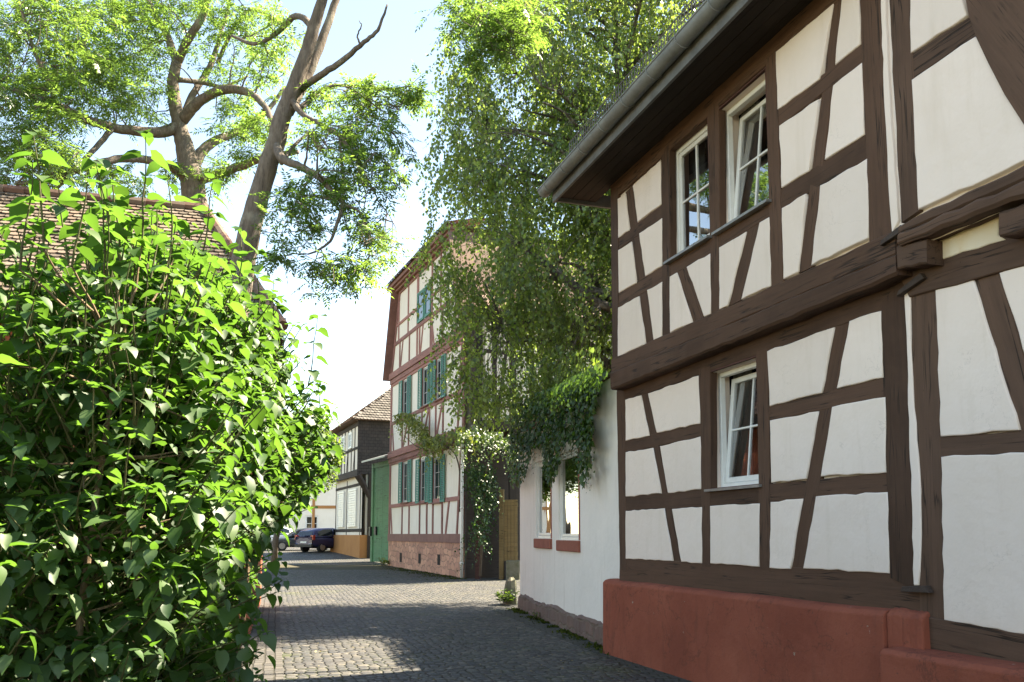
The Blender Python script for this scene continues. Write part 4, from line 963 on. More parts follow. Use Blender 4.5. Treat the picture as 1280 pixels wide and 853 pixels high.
# ================================================================== CARS
def make_car(name, paint, loc, rz, label, group='cars parked at the end of the street'):
    c = thing(name, loc, rz, label, 'car', group)
    st = [(-2.05, .42, .70, .62, .74), (-1.95, .28, .84, .76, .84), (-1.2, .22, .90, .84, .91), (0, .2, .92, .86, .93), (1.0, .2, .95, .86, .95), (1.8, .26, .98, .82, .98), (2.05, .36, .92, .74, .94)]
    mb = MB(); m = 8
    for x, zb, zt_, hw, zm_ in st:
        mb.v += [(x, -hw*.9, zb), (x, -hw, zb+.18), (x, -hw, zm_-.18), (x, -hw*.94, zm_), (x, hw*.94, zm_), (x, hw, zm_-.18), (x, hw, zb+.18), (x, hw*.9, zb)]
    for i in range(len(st)-1):
        for k in range(m): mb.f.append((i*m+k, i*m+(k+1) % m, (i+1)*m+(k+1) % m, (i+1)*m+k))
    mb.f.append(tuple(range(m))); mb.f.append(tuple((len(st)-1)*m+k for k in range(m))[::-1])
    b = mb.build('body', paint, c, smooth=True); sd = b.modifiers.new('s', 'SUBSURF'); sd.levels = sd.render_levels = 2
    mb = MB(); cb = [(-1.0, .93, .80), (-.35, 1.36, .66), (.35, 1.45, .64), (1.2, 1.42, .63), (1.75, 1.28, .62), (1.98, .95, .74)]
    for x, z, hw in cb: mb.v += [(x, -max(hw, .80)+.0 if z < 1 else -.80, .90), (x, -hw, z), (x, hw, z), (x, .80, .90)]
    for i in range(len(cb)-1):
        for k in range(3): mb.f.append((i*4+k, i*4+k+1, (i+1)*4+k+1, (i+1)*4+k))
    mb.build('cabin', paint, c, smooth=True)
    for sg in (-1, 1):
        mb = MB()
        pts = [(-.75, .98), (-.32, 1.30), (.38, 1.38), (.38, .98)]; pt2 = [(.46, .98), (.46, 1.38), (1.15, 1.36), (1.6, 1.22), (1.62, .98)]
        for P_ in (pts, pt2): mb.add([(x, sg*(.815-(z-.9)*.26+.012), z) for x, z in P_], [tuple(range(len(P_)))])
        mb.build('side_window', 'dglass', c)
        mb = MB(); mb.cbox(-1.98, -1.75, sg*.62-.13, sg*.62+.13, .62, .76); mb.build('headlight', 'lamp_clear', c, bevel=.02)
        mb = MB(); mb.cbox(1.86, 2.03, sg*.70-.11, sg*.70+.11, .74, 1.02); mb.build('tail_light', 'lamp_red', c, bevel=.02)
        mb = MB(); mb.cbox(-.72, -.58, sg*.88-.10, sg*.88+.10, .92, 1.06); mb.build('mirror', paint, c, bevel=.03)
        for x in (-1.28, 1.28):
            mb = MB(); mb.tube([(x, sg*.62, .31), (x, sg*.80, .31), (x, sg*.82, .31)], [.31, .31, .28], 22); w = mb.build('wheel', 'tyre', c, smooth=False)
            mb = MB(); mb.tube([(x, sg*.80, .31), (x, sg*.828, .31)], [.2, .19], 16); mb.build('rim', 'rim', w)
    mb = MB(); mb.quad((-.93, -.66, 1.0), (-.93, .66, 1.0), (-.42, .56, 1.335), (-.42, -.56, 1.335)); o = mb.build('windscreen', 'dglass', c); 
    mb = MB(); mb.quad((1.83, -.56, 1.24), (1.83, .56, 1.24), (1.99, .64, 1.0), (1.99, -.64, 1.0)); mb.build('rear_window', 'dglass', c)
    mb = MB(); mb.box(2.045, 2.06, -.26, .26, .55, .66); mb.build('number_plate', 'plate', c)
    mb = MB(); mb.cbox(1.95, 2.09, -.74, .74, .33, .48); mb.cbox(-2.10, -1.95, -.62, .62, .36, .5); mb.build('bumper', 'black', c, bevel=.03)
    return c
ca = ground_at(371, 689); cb_ = ground_at(401, 690.5)
make_car('parked_car', 'car_a', (ca.x, ca.y+1.2, gz(ca.y)), R(20), 'grey-blue hatchback parked across the street end, its nose behind the leaves')
make_car('parked_car', 'car_b', (cb_.x+.3, cb_.y+.9, gz(cb_.y)), R(-125), 'dark violet-blue car with red tail lights parked beside the far house')
cc = at(343, 665, 60); make_car('parked_car', 'car_c', (cc.x-.6, 60, gz(60)), R(15), 'silver car parked farthest away, mostly behind the lilac and a trunk')
# ================================================================== TREES
def limb(mb, pts, k=5, sides=8, wob=.0):
    """pts: (px, py, depth, radius)"""
    P = [at(x, y, d) for x, y, d, r in pts]; r = [p[3] for p in pts]
    P, r = catmull(P, r, k)
    P = [p+Vector((jit(wob), jit(wob), jit(wob))) for p in P]
    mb.tube(P, r, sides); return list(zip(P, r))
def grow_twig(mb, a, b, r0, droop, n=7, wig=.12):
    a, b = Vector(a), Vector(b); L = (b-a).length; out = []
    s1 = Vector((jit(wig), jit(wig), jit(wig)))*L
    for i in range(n+1):
        t = i/n; p = a.lerp(b, t)+s1*math.sin(t*math.pi)+Vector((0, 0, droop*L*math.sin(t*math.pi)))
        p += Vector((jit(.02), jit(.02), jit(.02)))*L*(1 if 0 < i < n else 0); out.append(p)
    mb.tube(out, [max(.0035, r0*(1-.8*i/n)) for i in range(n+1)], 4 if r0 < .02 else 5, cap=False); return out
def pinnate(acc, p, d, up, L, n=5, ls=.055):
    """one ash leaf: leaflets in pairs along a rachis"""
    d = Vector(d).normalized(); s = d.cross(Vector(up))
    s = s.normalized() if s.length > .05 else Vector((1, 0, 0)); u = s.cross(d)
    for k in range(n):
        t = .25+.75*k/n; q = p+d*(L*t)+Vector((0, 0, -.18*L*t*t))
        for sg in (-1, 1):
            dd = (s*sg*.85+d*.55+Vector((jit(.2), jit(.2), jit(.2)-.25)))
            acc[0].append(q); acc[1].append(dd); acc[2].append(u+Vector((jit(.5), jit(.5), jit(.5)))); acc[3].append(ls*random.uniform(.75, 1.2))
    q = p+d*L+Vector((0, 0, -.18*L)); acc[0].append(q); acc[1].append(d+Vector((0, 0, -.4))); acc[2].append(u); acc[3].append(ls*1.1)
def ash_crown(wood, nodes, clumps, acc, ls, LL, twn=1.0):
    pos = np.array([[n[0].x, n[0].y, n[0].z] for n in nodes])
    for (cx, cy, rx, ry, dep, dr, nt) in clumps:
        nt = int(nt*twn)
        hubs = []
        for h in range(max(1, nt//6)):
            q = random.random()*6.28; rr = math.sqrt(random.random())*.75
            c = at(cx+rx*rr*math.cos(q), cy+ry*rr*math.sin(q), dep+jit(dr))
            dd = np.linalg.norm(pos-np.array(c), axis=1); k = int(np.argmin(dd*(1+.25*rng.random(len(dd)))))
            a = nodes[k][0]; pts = grow_twig(wood, a, c, min(.022, max(.008, nodes[k][1]*.45)), random.uniform(.0, .16), 8, .10); hubs.append(pts)
        for i in range(nt):
            hb = random.choice(hubs); a = hb[random.randint(4, len(hb)-1)]
            q = random.random()*6.28; rr = math.sqrt(random.random())
            b = at(cx+rx*rr*math.cos(q), cy+ry*rr*math.sin(q), dep+jit(dr))
            v = b-a
            if v.length > 1.1: a = b-v.normalized()*random.uniform(.7, 1.1)
            pts = grow_twig(wood, a, b, .006, random.uniform(-.05, .15), 4, .12)
            n = random.randint(6, 9)
            for k in range(n):
                t = random.uniform(.35, 1); p = a.lerp(b, t); p = pts[min(4, int(t*4))].lerp(pts[min(4, int(t*4)+1)], (t*4) % 1)
                d = Vector((jit(1), jit(1), random.uniform(-.75, .45)))
                if d.length < .2: continue
                pinnate(acc, p, d, (jit(.4), jit(.4), 1), LL*random.uniform(.7, 1.15), random.choice((4, 5, 5, 6)), ls)
def tree_finish(name, loc, label, cat, wood, bark, acc, leafmat, ar, group=None):
    t = thing(name, loc, 0, label, cat, group); off = Vector(loc)
    wood.v = [(x-off.x, y-off.y, z-off.z) for x, y, z in wood.v]; wood.build('trunk', bark, t, smooth=True)
    P = np.array([tuple(p) for p in acc[0]])-np.array(tuple(off)); L = np.array(acc[3])
    foliage('crown', leafmat, P, np.array([tuple(p) for p in acc[1]]), np.array([tuple(p) for p in acc[2]]), L, L*ar, *RHOMB, parent=t)
    print(name, 'leaves', len(P)); return t

# --- ash behind the tiled house (upright trunk)
W1 = MB(); nodes = []; D = 19.5
b1 = at(245, 262, D)
W1.tube([(b1.x+.1, D, -.2), (b1.x+.05, D, 1.5), (b1.x, D, b1.z*.6), b1], [.54, .42, .34, .31], 12)
L1 = lambda pts, **k: nodes.extend(limb(W1, [(x, y, D+dz, r*.84) for x, y, dz, r in pts], wob=.012, **k))
L1([(245, 262, 0, .37), (238, 215, 0, .32), (230, 180, 0, .25), (224, 155, 0, .21), (216, 110, 0, .17), (221, 78, 0, .15)], sides=10)
L1([(221, 78, 0, .13), (207, 40, .3, .10), (190, 12, .6, .08), (172, -25, 1, .06)])
L1([(221, 78, 0, .14), (236, 48, -.3, .12), (254, 18, -.5, .10), (268, -40, -.8, .07)])
L1([(224, 157, 0, .17), (203, 165, -.3, .16), (160, 163, -.8, .14), (115, 152, -1.4, .12), (72, 132, -2, .10), (30, 118, -2.6, .08), (-20, 100, -3, .06)])
L1([(72, 132, -2, .08), (57, 95, -2.1, .065), (38, 50, -2.3, .05), (25, 5, -2.4, .035)])
L1([(228, 150, 0, .17), (244, 132, -.2, .15), (266, 117, -.4, .13), (296, 112, -.8, .12), (322, 124, -1.2, .10), (336, 142, -1.5, .08), (342, 170, -1.6, .05)])
L1([(224, 160, 0, .12), (240, 120, .5, .10), (262, 85, 1, .09), (275, 45, 1.3, .07), (288, 0, 1.6, .05), (296, -40, 1.8, .04)])
L1([(240, 212, 0, .18), (254, 188, .3, .15), (270, 176, .5, .13), (300, 163, .9, .11), (330, 142, 1.2, .08), (356, 110, 1.4, .05)])
L1([(248, 226, 0, .15), (272, 218, -.3, .13), (300, 208, -.8, .12), (335, 196, -1.3, .10), (372, 190, -1.8, .06)])
L1([(238, 228, 0, .16), (222, 213, -.3, .14), (198, 203, -.8, .12), (160, 198, -1.4, .11), (120, 205, -2, .09), (70, 222, -2.5, .07), (20, 230, -3, .05)])
L1([(140, 160, -1.1, .08), (120, 185, -1.6, .07), (90, 215, -2.0, .06), (50, 255, -2.3, .05)])
L1([(222, 100, 0, .08), (250, 103, .5, .07), (280, 108, 1, .05), (310, 95, 1.4, .03)])
L1([(272, 80, 1, .07), (295, 30, .7, .06), (318, 12, .3, .05), (350, 30, 0, .035)])
acc1 = ([], [], [], [])
C1 = [(55, 55, 105, 75, D-1.5, 1.8, 100), (150, 45, 80, 65, D, 1.8, 60), (35, 150, 75, 60, D-2, 1.6, 64), (120, 105, 75, 50, D-1, 1.6, 50), (45, 212, 75, 42, D-2.2, 1.5, 46),
      (140, 225, 55, 28, D-1.5, 1, 14), (178, 130, 40, 40, D-.5, 1, 10), (300, 65, 70, 55, D, 1.5, 22), (270, 10, 90, 40, D, 1.5, 26), (320, 175, 45, 40, D-1.3, 1, 20), (285, 150, 40, 40, D, 1, 12), (270, 215, 30, 25, D-.5, 1, 9), (210, 10, 60, 40, D, 1.5, 18),
      (100, -60, 200, 60, D, 2, 60), (300, -70, 120, 50, D, 2, 36), (215, 215, 22, 25, D, .8, 4)]
ash_crown(W1, nodes, C1, acc1, .11, .36, 1.5)
tree_finish('ash_tree', (b1.x+.1, D, gz(D)), 'big ash tree with an upright forking trunk rising behind the tiled roof', 'tree', W1, 'bark_ash', acc1, 'leaf_ash', .30, 'ash trees above the street')

# --- leaning ash in front of the tiled house
W2 = MB(); nodes = []; D = 9.6
b2 = at(302, 338, D)
W2.tube([(b2.x-.45, D+.1, -.2), (b2.x-.38, D+.05, .8), (b2.x-.2, D, b2.z*.55), (b2.x-.04, D, b2.z-.4), b2], [.30, .24, .19, .150, .142], 12)
L2 = lambda pts, **k: nodes.extend(limb(W2, [(x, y, D+dz, r*.86) for x, y, dz, r in pts], wob=.006, **k))
L2([(302, 338, 0, .165), (312, 290, 0, .15), (326, 235, 0, .135), (343, 185, 0, .128), (352, 150, 0, .12), (366, 112, 0, .105), (380, 75, 0, .095), (392, 35, 0, .085), (404, -5, 0, .07), (418, -70, .2, .05)], sides=12)
L2([(360, 140, 0, .085), (378, 108, .2, .08), (396, 68, .3, .07), (410, 30, .4, .06), (424, -10, .5, .05), (450, -70, .7, .035)], sides=9)
L2([(376, 112, .1, .05), (400, 95, -.1, .045), (428, 76, -.2, .04), (455, 53, -.3, .03), (472, 38, -.3, .024), (484, 6, -.3, .012)])
L2([(450, 57, -.3, .016), (447, 44, -.3, .012), (452, 32, -.3, .009), (449, 26, -.3, .005)])
L2([(345, 180, 0, .07), (352, 198, -.3, .06), (375, 208, -.5, .05), (400, 223, -.7, .042), (418, 243, -.8, .036), (428, 255, -.8, .03), (420, 285, -.9, .022), (410, 305, -.9, .016), (385, 318, -1, .01)])
L2([(428, 255, -.8, .02), (450, 265, -.9, .016), (460, 290, -1, .012), (462, 320, -1, .008)])
L2([(362, 122, 0, .05), (380, 145, -.2, .04), (400, 155, -.3, .034), (425, 172, -.4, .028), (445, 198, -.5, .02), (460, 225, -.5, .012), (475, 255, -.5, .007)])
L2([(374, 135, 0, .04), (395, 120, .2, .034), (415, 108, .3, .028), (445, 108, .4, .02), (480, 112, .4, .012), (515, 108, .4, .006)])
L2([(430, 107, .3, .02), (455, 122, .2, .014), (480, 140, .1, .009), (500, 150, .1, .006)])
L2([(425, 172, -.4, .02), (428, 215, -.5, .014), (430, 262, -.6, .009), (440, 310, -.6, .005)])
L2([(352, 205, -.2, .03), (372, 178, .2, .024), (395, 168, .4, .016), (420, 200, .5, .010)])
L2([(418, -70, .2, .045), (470, -110, .2, .04), (530, -95, .1, .032), (575, -40, 0, .024), (605, 15, 0, .016), (625, 55, 0, .008)])
L2([(392, 35, 0, .05), (370, 20, .3, .045), (345, 42, .6, .04), (318, 55, .8, .03), (290, 45, 1, .02)])
acc2 = ([], [], [], [])
C2 = [(462, 122, 68, 26, D+.3, .6, 22), (512, 112, 30, 26, D+.4, .4, 9), (420, 165, 60, 38, D-.2, .7, 18), (400, 240, 72, 42, D-.7, .8, 18), (455, 225, 55, 50, D-.5, .8, 24), (495, 190, 38, 40, D-.4, .6, 12),
      (365, 285, 50, 38, D-.8, .7, 13), (420, 335, 62, 42, D-1, .7, 22), (475, 290, 36, 50, D-.9, .6, 14), (345, 325, 30, 28, D-.8, .5, 6), (405, 120, 32, 28, D+.2, .5, 6), (360, 40, 50, 40, D+.5, .6, 10), (335, 110, 35, 50, D+.4, .5, 6),
      (575, 20, 42, 38, D, .6, 22), (625, 45, 46, 50, D, .6, 26), (655, 10, 40, 38, D+.1, .6, 18), (600, 80, 34, 28, D, .5, 8), (520, -90, 70, 40, D, .8, 20), (400, -90, 90, 40, D, .9, 20), (455, 165, 46, 30, D, .6, 8)]
ash_crown(W2, nodes, C2, acc2, .060, .20, 1.25)
tree_finish('ash_tree', (b2.x-.45, D+.1, 0), 'leaning ash tree whose slanting trunk crosses the roof edge and hangs leaves over the street', 'tree', W2, 'bark_ash', acc2, 'leaf_ash', .34, 'ash trees above the street')

# --- weeping birch in the courtyard
bx, byy = 2.75, 18.7; WB = MB(); nb = []
trunk = [(bx+.1, byy, -.1, .30), (bx, byy, 2.5, .25), (bx-.1, byy+.1, 5, .21), (bx-.25, byy, 8, .17), (bx-.2, byy, 11, .12), (bx-.3, byy, 14, .07), (bx-.3, byy, 17, .03)]
P, r = catmull([t[:3] for t in trunk], [t[3] for t in trunk], 5); WB.tube(P, r, 10); nb += list(zip(P, r))
def blimb(z0, dx, dy, dz, L, r0):
    a = min(nb, key=lambda n: abs(n[0].z-z0))[0] if True else None
    pts = [a, a+Vector((dx*L*.35, dy*L*.35, dz*L*.5)), a+Vector((dx*L*.7, dy*L*.7, dz*L*.75)), a+Vector((dx*L, dy*L, dz*L*.7))]
    P, r = catmull(pts, [r0, r0*.75, r0*.5, r0*.2], 6); WB.tube(P, r, 6); return list(zip(P, r))
bl = []
nt0 = list(nb)
for k in range(46):
    z0 = random.uniform(4.2, 15.5); q = random.uniform(0, 6.28); t = (z0-4)/12
    L = (4.0 if z0 < 11 else 4.0-(z0-11)*.55)*random.uniform(.65, 1.05)
    bl += blimb(z0, math.cos(q), math.sin(q)*.85, random.uniform(.15, .75), L, .045+.05*(1-t))
for (x0, y0, x1, y1, x2, y2, dep) in ((775, 388, 742, 376, 690, 336, 17.2), (770, 372, 735, 362, 705, 350, 17.6)):
    P, r = catmull([at(x0, y0, dep), at(x1, y1, dep), at(x2, y2, dep), at(x2-40, y2-30, dep)], [.11, .10, .07, .03], 5); WB.tube(P, r, 7); bl += list(zip(P, r))
accb = ([], [], [], [])
pos = np.array([tuple(n[0]) for n in bl+nt0]); alln = bl+nt0
cB = np.array([2.2, 18.7, 9.6]); rB = np.array([4.2, 3.3, 8.2])
def dens(p):                                           # natural hollows in the crown
    x, y, z = p; return math.sin(x*2.9+z*.9)+math.sin(y*3.0-z*1.3+1)+math.sin(z*2.5+x*.8+2)
ns = 0
while ns < 6500:
    v = rng.normal(size=3); v /= np.linalg.norm(v); rr = (rng.random())**(.42)
    p = cB+rB*v*rr
    if p[2] > 16.5 or p[2] < 4.6: continue
    if dens(p) < .1 and rng.random() < .94: continue
    xl = -2.2+max(0, (p[2]-9.5))*.13
    if p[0] < xl+rng.random()*.5: continue
    if p[1] < 15.9: continue
    ns += 1
    top = Vector(p); Ls = random.uniform(.4, 1.35)*(1.15 if rr > .7 else .9)
    if p[2]-Ls < 3.75: Ls = max(.5, p[2]-3.75-random.random()*.6)
    if ns % 3 == 0:
        dd = np.linalg.norm(pos-p, axis=1); k = int(np.argmin(dd))
        if dd[k] < 2.6: grow_twig(WB, alln[k][0], top, .012, .12, 5, .1)
    sw = Vector((jit(.8), jit(.8), 0)); n = max(5, int(Ls/.042)); pts = []
    for i in range(6): t = i/5; pts.append(top+sw*t+Vector((jit(.03), jit(.03), -Ls*t)))
    WB.tube(pts, [.004, .004, .0035, .003, .003, .002], 3, cap=False)
    for i in range(n):
        t = i/n; q = top+sw*t+Vector((jit(.075), jit(.075), -Ls*t))
        accb[0].append(q); accb[1].append(Vector((jit(1), jit(1), -1.0+jit(.5)))); accb[2].append(Vector((jit(1), jit(1), jit(.8)+.25))); accb[3].append(random.uniform(.06, .115))
tree_finish('birch_tree', (bx, byy, 0), 'large weeping birch standing in the courtyard, drooping over the white annex and the street', 'tree', WB, 'bark_birch', accb, 'leaf_birch', .78)

# --- street tree far left
def round_tree(name, x, y, zc, rx, rz, nl, ls, label, leaf, ht, cat='tree', group=None):
    WM = MB(); acc = ([], [], [], []); z0 = gz(y)
    WM.tube([(x-1.0, y, z0-.2), (x-.95, y, z0+1.2), (x-.35, y, zc-rz*.45), (x-.05, y, zc)], [.17, .14, .12, .09], 9)
    blobs = []
    for k in range(26):
        v = rng.normal(size=3); v /= np.linalg.norm(v); c = np.array([x, y, zc])+v*np.array([rx, rx, rz])*rng.uniform(.25, .85); blobs.append((c, rng.uniform(.3, .5)*rx))
        grow_twig(WM, (x, y, zc-rz*.5), Vector(c), .05, .1, 6, .1)
    for i in range(nl):
        c, r = blobs[rng.integers(len(blobs))]; v = rng.normal(size=3); v /= np.linalg.norm(v); p = c+v*r*rng.random()**.4
        acc[0].append(Vector(p)); acc[1].append(Vector((v[0]+jit(.8), v[1]+jit(.8), -.6+jit(.6)))); acc[2].append(Vector((v[0]*.4+jit(.5), v[1]*.4+jit(.5), .9))); acc[3].append(ls*random.uniform(.7, 1.2))
    return tree_finish(name, (x, y, z0), label, cat, WM, 'bark_ash', acc, leaf, .75, group)
round_tree('lime_tree', -9.95, 39.0, 5.3, 2.25, 2.95, 26000, .145, 'bushy bright green street tree with a short trunk beyond the lilac', 'leaf_lime', 0)
round_tree('lime_tree', -18.5, 47.0, 5.6, 3.0, 3.0, 7000, .16, 'leafy green tree half hidden behind the lilac and the tiled house', 'leaf_lime', 0)

# ================================================================== LILAC in the left foreground
lil = thing('lilac_bush', (-1.75, 4.0, 0), 0, 'tall leafy lilac bush with heart-shaped backlit leaves filling the left foreground', 'bush')
ST = MB(); TW = MB(); aL_ = ([], [], [], [])
EL = [((-1.95, 2.95, 1.46), (.62, .55, 1.15), 200), ((-1.50, 3.2, 1.56), (.44, .5, 1.2), 220), ((-2.5, 3.6, 1.6), (.6, .6, 1.2), 90), ((-1.72, 4.15, 2.0), (.48, .6, .95), 190), ((-1.95, 4.15, 1.0), (.42, .6, .8), 100),
      ((-1.74, 5.1, 2.05), (.50, .55, .66), 190), ((-2.15, 5.2, 1.25), (.42, .6, .9), 130), ((-1.85, 4.7, 2.4), (.48, .5, .70), 140), ((-1.72, 3.75, 2.25), (.5, .45, .62), 130), ((-2.5, 6.1, 1.5), (.5, .6, 1.1), 80), ((-2.4, 4.9, 1.7), (.6, .7, 1.3), 70), ((-1.90, 3.5, .9), (.5, .9, .9), 130), ((-2.10, 4.9, .7), (.40, .9, .8), 100)]
def leaf_pair_twig(a, d, L, n, ls0):
    d = Vector(d).normalized(); pts = [a]; p = Vector(a)
    for i in range(n):
        d = (d+Vector((jit(.16), jit(.16), .10+jit(.12)))).normalized(); p = p+d*(L/n); pts.append(p.copy())
    TW.tube(pts, [.0045*(1-.6*i/n) for i in range(n+1)], 5, cap=False)
    rot = random.random()*3
    for i in range(1, n+1):
        q = pts[i]; ax = (pts[i]-pts[i-1]).normalized(); s = ax.orthogonal().normalized(); c = ax.cross(s)
        rot += 1.57+jit(.3)
        for sg in (0, math.pi):
            o = s*math.cos(rot+sg)+c*math.sin(rot+sg); grow = ls0*random.uniform(.65, 1.2)*(1 if i < n else .7)
            pd = (o*.85+ax*.55).normalized(); pe = q+pd*.022
            dl = (o*.95+ax*.15+Vector((0, 0, -.55+jit(.35)))).normalized()
            aL_[0].append(pe); aL_[1].append(dl); aL_[2].append(Vector((o.x*.35+jit(.35), o.y*.35+jit(.35), 1.0))); aL_[3].append(grow)
    aL_[0].append(pts[-1]); aL_[1].append(Vector((jit(1), jit(1), .2))); aL_[2].append(Vector((jit(.3), jit(.3), 1))); aL_[3].append(ls0*.6)
bases = []
for (c, r, n) in EL:
    for k in range(3):
        b = Vector((c[0]-.15+jit(.18), c[1]+jit(.25), -.05)); v = rng.normal(size=3); v /= np.linalg.norm(v); v[2] = abs(v[2])*.6+.15
        e = Vector(c)+Vector((v[0]*r[0]*.7, v[1]*r[1]*.7, v[2]*r[2]*.85))
        m = b.lerp(e, .5)+Vector((jit(.15), jit(.15), 0)); P, rr = catmull([b, b.lerp(e, .22)+Vector((jit(.12), jit(.12), 0)), m, e], [.024, .02, .015, .007], 5); ST.tube(P, rr, 6, cap=False); bases += P[6:]
bpos = np.array([tuple(p) for p in bases])
for (c, r, n) in EL:
    for k in range(int(n*3.0)):
        v = rng.normal(size=3); v /= np.linalg.norm(v); s = rng.random()**.33
        if s < .45: s = .45+rng.random()*.4
        fac_ = 1.0-.32*max(0, -v[2])
        p = Vector((c[0]+v[0]*r[0]*s*fac_, c[1]+v[1]*r[1]*s*fac_, c[2]+v[2]*r[2]*s))
        if p.z < .12: continue
        if k % 12 == 0:
            j = int(np.argmin(np.linalg.norm(bpos-np.array(p), axis=1))); grow_twig(ST, bases[j], p, .008, .02, 4, .06)
        leaf_pair_twig(p, (v[0]*.8, v[1]*.8, max(-.2, v[2])+.45), random.uniform(.14, .30), random.choice((2, 3, 3)), random.choice((.055, .068, .075, .082, .09, .10)))
for (x, y, dep, L) in ((55, 285, 2.75, .4), (178, 275, 3.1, .4), (130, 310, 3.0, .4), (250, 315, 3.4, .42), (25, 310, 2.7, .4), (300, 355, 4.0, .42), (345, 415, 4.7, .42), (385, 455, 5.0, .42), (215, 300, 3.3, .4), (90, 305, 2.8, .3), (320, 380, 4.4, .4), (400, 500, 5.2, .3), (150, 285, 3.1, .3)):
    a = at(x, y+28, dep); b = at(x+random.uniform(-8, 8), y, dep); j = int(np.argmin(np.linalg.norm(bpos-np.array(a), axis=1)))
    grow_twig(ST, bases[j], a, .009, 0, 5, .03); leaf_pair_twig(a, (jit(.12), jit(.12), 1), L, 5, .085)
off = Vector((-1.75, 4.0, 0)); ST.v = [(x-off.x, y-off.y, z) for x, y, z in ST.v]; ST.build('stem', 'stem', lil, smooth=True)
TW.v = [(x-off.x, y-off.y, z) for x, y, z in TW.v]; TW.build('twig', 'twig_green', lil, smooth=True)
P = np.array([tuple(p) for p in aL_[0]])-np.array(tuple(off)); Ls = np.array(aL_[3])
D_ = np.array([tuple(p) for p in aL_[1]]); N_ = np.array([tuple(p) for p in aL_[2]]); pick = rng.random(len(P)) < .55
for msk, tmpl in ((pick, HEART), (~pick, HEART2)):
    fo = foliage('foliage', 'leaf_lilac', P[msk], D_[msk], N_[msk], Ls[msk], Ls[msk]*rng.uniform(.62, .92, msk.sum()), *tmpl, parent=lil)
    fo.data.polygons.foreach_set('use_smooth', [True]*len(fo.data.polygons)); print('lilac leaves', len(P))

# wire fence posts by the lilac
for i, (x, y) in enumerate(((301, 6.0), (297, 5.0))):
    X = (x-640)/F*y; mb = MB(); mb.tube([(0, 0, -.2), (0, 0, 1.02-.05*i), (0, 0, 1.04-.05*i)], [.016, .016, .008], 8)
    o = mb.build('fence_post', 'iron' if i == 0 else 'stem', loc=(X, y, 0)); single(o, ('thin dark iron fence post under the right edge of the lilac', 'slim tan wooden stake under the lilac, nearest the camera')[i], 'fence post')

# ================================================================== CLIMBERS
def patch(fac, polys, n, o0, o1, lmin, lmax, hang=.8):
    def inside(p, poly):
        c = False
        for (x1, y1), (x2, y2) in zip(poly, poly[1:]+poly[:1]):
            if (y1 > p[1]) != (y2 > p[1]) and p[0] < (x2-x1)*(p[1]-y1)/(y2-y1)+x1: c = not c
        return c
    A = ([], [], [], [])
    for poly, w in polys:
        xs = [p[0] for p in poly]; ys = [p[1] for p in poly]; k = 0
        while k < n*w:
            q = (random.uniform(min(xs), max(xs)), random.uniform(min(ys), max(ys)))
            if not inside(q, poly): continue
            k += 1
            o_ = random.uniform(o0, o1); s, z = fac.px(q[0], q[1], o_)
            A[0].append(Vector((s, -o_, z))); A[1].append(Vector((jit(.8), jit(.5)-.25, -hang+jit(.5)))); A[2].append(Vector((jit(.5), -1, .7+jit(.4)))); A[3].append(random.uniform(lmin, lmax))
    return A
def climber(name, fac, A, leaf, label, cat, ar=.9, stems=(), tmp=LEAF6):
    t = thing(name, fac.w(0, 0), fac.ang, label, cat)
    L = np.array(A[3]); foliage('foliage', leaf, np.array([tuple(p) for p in A[0]]), np.array([tuple(p) for p in A[1]]), np.array([tuple(p) for p in A[2]]), L, L*ar, *tmp, parent=t)
    mb = MB()
    for pts, r in stems:
        P = [Vector((*fac.px(x, y, o_), o_)) for x, y, o_ in pts]; P = [Vector((p.x, -p.z, p.y)) for p in P]
        P, rr = catmull(P, [r*(1-.5*i/(len(P)-1)) for i in range(len(P))], 5); mb.tube(P, rr, 5, cap=False)
    if mb.v: mb.build('stem', 'twig', t, smooth=True)
    return t
ivy = [([(668, 505), (700, 490), (738, 470), (752, 478), (742, 520), (738, 560), (700, 545), (665, 560), (640, 560), (640, 530)], 1.0),
       ([(636, 520), (700, 495), (742, 480), (744, 500), (735, 540), (690, 548), (640, 570)], .8),
       ([(636, 540), (665, 545), (662, 580), (652, 605), (640, 610), (634, 580)], .35), ([(676, 545), (704, 545), (699, 580), (690, 606), (682, 590)], .28), ([(722, 530), (742, 530), (737, 580), (730, 612), (724, 590)], .20), ([(640, 505), (745, 455), (760, 465), (735, 490), (655, 520)], .6)]
A = patch(FW, ivy, 1500, .02, .34, .06, .11)
for k in range(70):                                   # trailing shoots
    x = random.uniform(645, 741); y = 545+random.uniform(-15, 10); o_ = random.uniform(.05, .3); L = random.uniform(.3, .85) if random.random() < .6 else random.uniform(.1, .4); s, z = FW.px(x, y, o_); n = int(L/.035)
    for i in range(n):
        A[0].append(Vector((s+jit(.05), -o_+jit(.04), z-L*i/n))); A[1].append(Vector((jit(1), -.3, -.8))); A[2].append(Vector((jit(.5), -1, .6))); A[3].append(random.uniform(.035, .075)*(1-.4*i/n))
climber('ivy', FW, A, 'leaf_ivy', 'dark ivy spilling over the top of the white annex wall above its windows', 'ivy', stems=[([(650, 540, .05), (700, 515, .08), (745, 480, .06)], .03)])
A2 = patch(FW, [([(634, 470), (700, 440), (752, 430), (757, 470), (700, 492), (640, 520)], 1)], 900, -1.2, -.1, .07, .11)
climber('climbing_vine', FW, A2, 'leaf_lime', 'sunlit light green vine heaped on the annex roof behind the ivy', 'vine')
